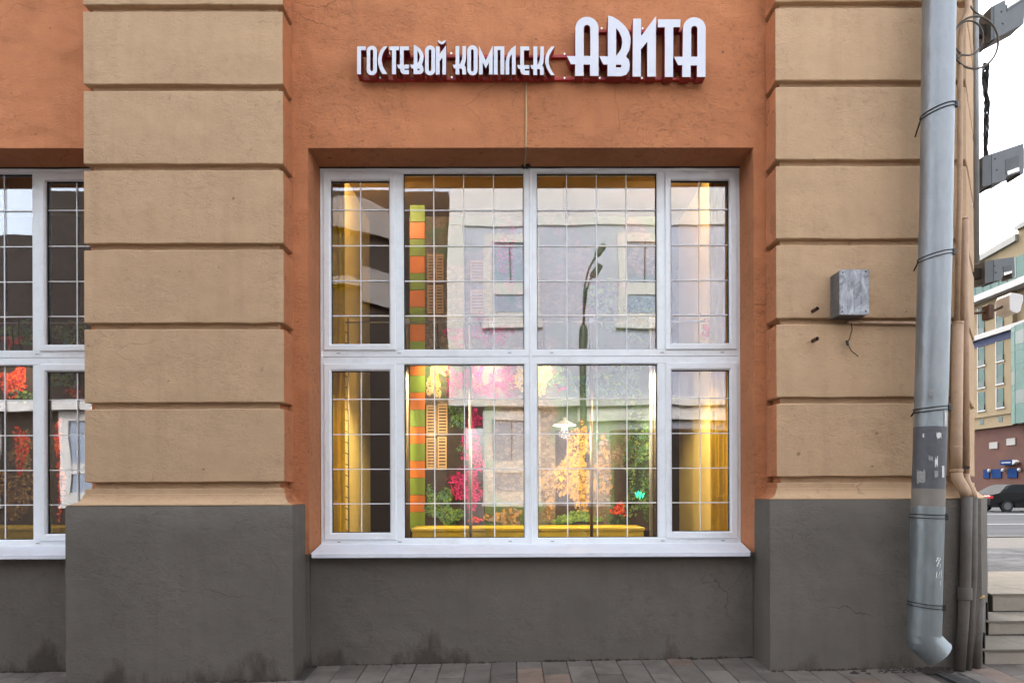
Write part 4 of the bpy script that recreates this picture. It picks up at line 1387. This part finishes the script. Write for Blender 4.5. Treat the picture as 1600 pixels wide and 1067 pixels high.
c = at(1507.5, 927, -.14)
mk('coupling', MB().lathe([(.040, -.045), (.047, -.04), (.047, .035), (.042, .045)], c, 16), PGREY, T1, auto=40)
for (px, py, r_) in ((1494.5, 699, .040), (1494.5, 735, .043), (1496.5, 505, .039)):
    mk('joint_ring', MB().lathe([(r_ - .003, -.01), (r_, -.007), (r_, .007), (r_ - .003, .01)], V(px, py, -.055), 18), PTAN, T1, auto=40)
T2 = thing('service_pipe', V(1512, 1045, -.13), 'slimmer service pipe standing close to the chamfered corner', 'pipe', 'service pipes at the corner')
mk('pipe_section', MB().tube([V(1508, 344, -.03), V(1508, 500, -.03), V(1509, 742, -.03)], .025, 16), PTAN, T2, smooth=True)
mk('cap', MB().lathe([(.025, -.004), (.022, .010), (.004, .022)], V(1508, 343, -.03), 14), PTAN, T2, smooth=True)
mk('elbow', MB().tube([V(1509, 740, -.03), V(1511, 752, -.04), V(1519, 768, -.11), V(1521, 777, -.12)], .025, 16), PTAN, T2, smooth=True)
mk('pipe_section', MB().tube([V(1521, 776, -.12), V(1520.5, 900, -.12), V(1518, 940, -.125), V(1511.5, 1046, -.14)], .026, 16), PGREY, T2, smooth=True)
mk('pipe_clip', MB().box(c.x * 0 + at(1503, 730, -.07).x, at(1515, 730, -.07).x, -.075, -.055, at(1503, 732, -.07).z, at(1503, 728, -.07).z, 0, .002), SEAL, T2)
T3 = thing('service_pipe', V(1524, 1045, -.09), 'short capped pipe stub with yellow foam at its top', 'pipe', 'service pipes at the corner')
mk('pipe_section', MB().tube([V(1531, 935, -.06), V(1528, 990, -.07), V(1524.5, 1044, -.09)], .031, 16), PGREY, T3, smooth=True)
fm = MB()
for i in range(9):
    a = i * .7
    q = at(1531, 933, -.06)
    fm.lathe([(.002, -.012), (.011, -.004), (.011, .006), (.002, .013)], (q.x + .022 * math.cos(a) * (1 if i else 0), q.y + .022 * math.sin(a), q.z + .003 * (i % 3)), 6)
mk('foam', fm, plain('yellow_foam', (.52, .36, .16), .9), T3)

# ------------------------------------------------------------------ junction box, stubs, cable loop, corner fittings
def boxmetal():
    t = NT('weathered_zinc')
    p = t.pos()
    n = t.noise(t.mapping(p, (1, 1, .5)), 22, 6, .7, 1.0)
    c = t.mix(t.rng(n, .32, .68), (.12, .125, .135), (.44, .46, .49))
    return t.done(c, .5, .35, t.bump(n, .002, .5))
ZINC = boxmetal()
ZDARK = plain('dark_zinc_side', (.13, .125, .12), .6, .2, .3, 18)
JB = thing('junction_box', V(1325, 500, 0), 'weathered zinc junction box mounted on the right pilaster', 'box')
a, b = at(1312.5, 491.5, -.146), at(1357, 422, -.146)
mk('body', MB().box(a.x, b.x, -.138, .004, a.z, b.z, 0, .004), ZDARK, JB)
mk('lid', MB().box(a.x - .004, b.x + .004, -.150, -.1385, a.z - .004, b.z + .004, 0, .004), ZINC, JB)
for (px, py) in ((1317, 425.5), (1353, 424.5), (1316, 487), (1353, 486)):
    mk('screw', MB().lathe([(.006, -.003), (.005, .003)], V(px, py, -.152), 8, 0, Matrix.Rotation(PI / 2, 4, 'X')), BLACKM, JB)
mk('gland', MB().tube([V(1325, 504, -.02), V(1341, 504.5, -.02)], .013, 10), PTAN, JB)
mk('conduit', MB().tube([V(1338, 504.5, -.012), V(1400, 505, -.010), V(1489, 506, -.008)], .0135, 12), PTAN, None, 'thin horizontal conduit running from the zinc box towards the downpipe', 'pipe', smooth=True)
t = thing('hanging_wire', V(1327, 535, -.03), 'short loose wire dangling below the zinc box', 'wire')
mk('wire', MB().tube([V(1330, 504, -.03), V(1331.5, 515, -.03), V(1327, 530, -.03), V(1324, 536, -.03), V(1330, 548, -.035), V(1341, 556.5, -.04)], .0035, 6), SEAL, t)
mk('connector', MB().tube([V(1323, 532, -.03), V(1325, 540, -.03)], .010, 8), BLACKM, t)
RUSTY = plain('rusty_brown_steel', (.10, .055, .035), .7, .2, .3, 30)
for k, (px, py) in enumerate(((1277, 482), (1277, 529))):
    e = at(px, py, -.075); s_ = at(px - 4, py + 4, .02)
    mb = MB().tube([(e.x, .02, e.z), (e.x, -.075, e.z)], .014, 12, 0, False)
    mb.tube([(e.x, -.074, e.z), (e.x, .015, e.z)], .0105, 12, 0, False)
    t = mk('pipe_stub', mb, RUSTY, None, ('upper rusty pipe stub left of the zinc box', 'lower rusty pipe stub left of the zinc box')[k], 'pipe', 'rusty pipe stubs in the pilaster', auto=40)
    mk('hollow', MB().lathe([(.0104, -.002), (.0104, .002)], (e.x, -.055, e.z), 12, 0, Matrix.Rotation(PI / 2, 4, 'X')), BLACKM, t)
LOOPM = plain('grey_brown_cable', (.10, .085, .065), .6, 0, .2, 20)
mb = MB()
def ell(cx, cy_, rx, ry, Y, rot=0.0, n=44, ph=0):
    out = []
    for j in range(n):
        a = 2 * PI * j / n
        x, y = rx * math.cos(a), ry * math.sin(a)
        out.append(V(cx + x * math.cos(rot) - y * math.sin(rot), cy_ + x * math.sin(rot) + y * math.cos(rot), Y + .03 * math.sin(a + ph)))
    return out
mb.tube(ell(1523.5, 67, 36, 41, -.10, .15), .0075, 8, 0, True, True)
mb.tube(ell(1513, 60, 23, 27, -.08, .2, 40, 1), .006, 8, 0, True, True)
mb.tube([V(1492, 80, -.08), V(1497, 92, -.08), V(1502, 86, -.08), V(1516, 87, -.07)], .006, 7)
mb.tube([V(1514, 8, -.01), V(1524, 20, -.03), V(1536, 26, .10)], .006, 7)
mk('cable_loop', mb, LOOPM, None, 'brown cable coiled in loops beside the top of the downpipe', 'cable', smooth=True)

# flat trim strip and conduit at the far end of the chamfer
mk('grey_conduit', MB().tube([(4.055, .86, 7.2), (4.055, .86, at(1537, 412, .86).z)], .024, 14), plain('grey_conduit_steel', (.25, .26, .26), .5, .3, .1, 6), None,
   'grey vertical conduit at the edge of the building corner', 'pipe', smooth=True)
GUNM = plain('gunmetal_housing', (.13, .14, .146), .5, .1, .08, 10)
GUND = plain('dark_housing_side', (.10, .107, .11), .55, .1, .1, 10)
LENS = plain('lamp_lens', (.75, .75, .72), .1)
REFL = plain('lamp_reflector', (.55, .53, .48), .25, .8)
def floodlight(Y, outline, back, notch, mount, label, thick=.17):
    """outline in photo pixels: side view of the housing, given real thickness in depth"""
    def P(q, y): 
        w = at(q[0], q[1], Y)
        return (w.x, w.z)
    c = at(outline[0][0], outline[0][1], Y)
    t = thing('floodlight', (c.x, Y, c.z), label, 'floodlight', 'floodlights on the corner')
    mk('housing', MB().prism([P(q, Y) for q in outline], Y - thick / 2, Y + thick / 2, 0, 'y'), GUNM, t)
    mk('rear_cap', MB().prism([P(q, Y) for q in back], Y - thick / 2 - .006, Y + thick / 2 + .006, 0, 'y'), GUND, t)
    mk('lens', MB().prism([P(q, Y) for q in notch[0]], Y - thick / 2 - .004, Y + thick / 2 + .004, 0, 'y'), GUND, t)
    mk('reflector', MB().prism([P(q, Y) for q in notch[1]], Y - thick / 2 - .006, Y + thick / 2 + .002, 0, 'y'), REFL, t)
    mk('front_glass', MB().prism([P(q, Y) for q in notch[2]], Y - thick / 2 + .01, Y + thick / 2 - .01, 0, 'y'), LENS, t)
    bb = [P(q, Y) for q in outline]
    for (u, v) in ((.30, .72), (.34, .28)):
        xs_, zs_ = [q[0] for q in bb], [q[1] for q in bb]
        xx = min(xs_) + (max(xs_) - min(xs_)) * u
        zz = min(zs_) + (max(zs_) - min(zs_)) * (v * .6 + .2)
        mk('screw', MB().lathe([(.007, -.004), (.006, .004)], (xx, Y - thick / 2 - .002, zz), 8, 0, Matrix.Rotation(PI / 2, 4, 'X')), BLACKM, t)
    ce = [P(q, Y) for q in back]
    xe = max(q[0] for q in ce)
    mk('seam', MB().box(xe, xe + .006, Y - thick / 2 - .007, Y + thick / 2 + .007, min(q[1] for q in ce) + .004, max(q[1] for q in ce) - .004), BLACKM, t)
    mk('supply_cable', MB().tube([(4.03, Y - .02, ce[0][1] - .10), (4.05, Y - .05, ce[0][1] - .05), (ce[0][0] + .02, Y - .04, ce[0][1] + .01)], .007, 6), BLACKM, t)
    m0 = at(mount[0], mount[1], Y)
    mk('bracket', MB().box(3.99, max(4.02, m0.x + .03), Y - .03, Y + .03, m0.z - .05, m0.z + .05, 0, .004), SEAL, t)
floodlight(1.02, [(1538.5, 73.5), (1588.5, 47.5), (1590, 4), (1561, 19), (1559.5, 10.5), (1538.5, 21.5)],
           [(1537, 74), (1541, 72.5), (1541, 21), (1537, 22.5)],
           ([(1562, 26), (1590, 9), (1590, 12), (1562, 30)], [(1562, 20), (1588, 6), (1588, 9), (1562, 25)], [(1588.6, 46), (1592, 30), (1592.5, 12), (1590, 4)]),
           (1537, 50), 'topmost grey floodlight at the corner beside the cable loop')
floodlight(1.05, [(1525, 297), (1560, 288.5), (1561.5, 283), (1583, 276), (1583, 280.5), (1588.5, 278), (1588.5, 231.5), (1526, 252)],
           [(1524, 299), (1537.5, 296), (1537.5, 249.5), (1524, 253)],
           ([(1560.5, 257), (1580, 250), (1580, 270), (1560.5, 279)], [(1562.5, 275), (1580.5, 268.5), (1581, 274.5), (1562.5, 281)], [(1588.6, 277), (1592, 262), (1592, 248), (1588.6, 232)]),
           (1525, 275), 'middle grey floodlight below the black net at the corner')
floodlight(1.35, [(1532, 443.5), (1556, 441), (1559, 434), (1573, 429), (1573, 437.5), (1577.5, 436), (1576.5, 405.5), (1532, 411.5)],
           [(1530, 446), (1543, 444), (1543, 410.5), (1530, 412)],
           ([(1558, 420.5), (1571.5, 418.5), (1571.5, 427), (1560, 431)], [(1559, 430), (1572, 427), (1572, 430.5), (1559.5, 434.5)], [(1577.2, 437), (1579.8, 436), (1579, 405.5), (1576.6, 405.5)]),
           (1532, 428), 'lowest small grey floodlight at the building corner', .14)
WPL = plain('white_plastic', (.68, .67, .65), .5, 0, .04, 10)
YA = 1.5
AN = thing('antenna_box', V(1565, 492, YA), 'white rounded antenna box on a brown bracket at the corner', 'antenna')
def PA(q): 
    w = at(q[0], q[1], YA); return (w.x, w.z)
mk('housing', MB().prism([PA(q) for q in ((1566, 488), (1570, 491.5), (1578, 493), (1582, 490), (1586.5, 473), (1586, 466), (1582, 464), (1568, 462), (1565.5, 466))], YA - .10, YA + .08, 0, 'y'), WPL, AN)
mk('bracket', MB().tube([(4.0, YA, at(1540, 497, YA).z), V(1546, 487, YA), V(1556, 484, YA), V(1566, 479, YA)], .013, 8), RUSTY, AN)
mk('clamp', MB().box(at(1539, 480, YA).x, at(1548, 480, YA).x, YA - .05, YA + .05, at(1540, 500, YA).z, at(1540, 477, YA).z, 0, .006), RUSTY, AN)
# black net hanging down the corner
nt_ = MB()
r = random.Random(5)
for s_ in range(9):
    pts = []
    for i in range(40):
        u = i / 39
        w = 5.5 * (1 - .35 * u) * (.75 + .4 * noise.noise(Vector((u * 4, 7, 3))))
        px = 1541 + 2.5 * noise.noise(Vector((u * 3, 1, 9))) + w * math.sin(6.28 * (s_ / 9) + 9 * noise.noise(Vector((u * 2.6, s_ * 3.7, 1))))
        pts.append(V(px, 99 + u * 150, 1.02 + .05 * noise.noise(Vector((u * 5, s_ * 2.3, 5)))))
    nt_.tube(pts, [.0065 + .006 * abs(noise.noise(Vector((i * .5, s_ * 5.1, 2)))) for i in range(40)], 5)
mk('cable_net', nt_, plain('black_net', (.012, .011, .011), .8), None, 'black twisted net hanging between the two upper floodlights', 'net')

# ------------------------------------------------------------------ dirt gathered along the foot of the walls
SOIL = plain('dark_soil', (.028, .021, .016), .95, 0, .4, 60, .002)
dm = MB()
r = random.Random(11)
def dirtline(x0, x1, y, dens):
    x = x0
    while x < x1:
        s_ = .010 + .030 * max(0, noise.noise(Vector((x * 2.3, y, 2))) + .2) + r.uniform(0, .010)
        z = gz(x, y)
        ang = r.uniform(0, 6.28)
        vs = []
        for k in range(6):
            a = ang + k * PI / 3
            q = r.uniform(.6, 1.2)
            vs.append((x + s_ * 1.9 * q * math.cos(a), y + s_ * q * math.sin(a) - s_ * .3, z - .004))
        vs.append((x + r.uniform(-.3, .3) * s_, y - s_ * .1, z + s_ * r.uniform(.25, .7)))
        dm.add(vs, [(k, (k + 1) % 6, 6) for k in range(6)])
        x += s_ * r.uniform(.5, 1.6) / dens
dirtline(-3.2, -1.57, -.093, .8)
dirtline(-1.5, 1.88, .245, .9)
dirtline(-4.7, -3.2, .245, .9)
dirtline(1.9, 3.45, -.093, .9)
for k in range(160):
    a = r.gauss(2.88, .13)
    dirtline(a, a + .004, r.uniform(-.19, -.10), 1)
mk('wall_foot_dirt', dm, SOIL, None, 'dark soil and dirt gathered along the foot of the walls', 'dirt', kind='stuff')
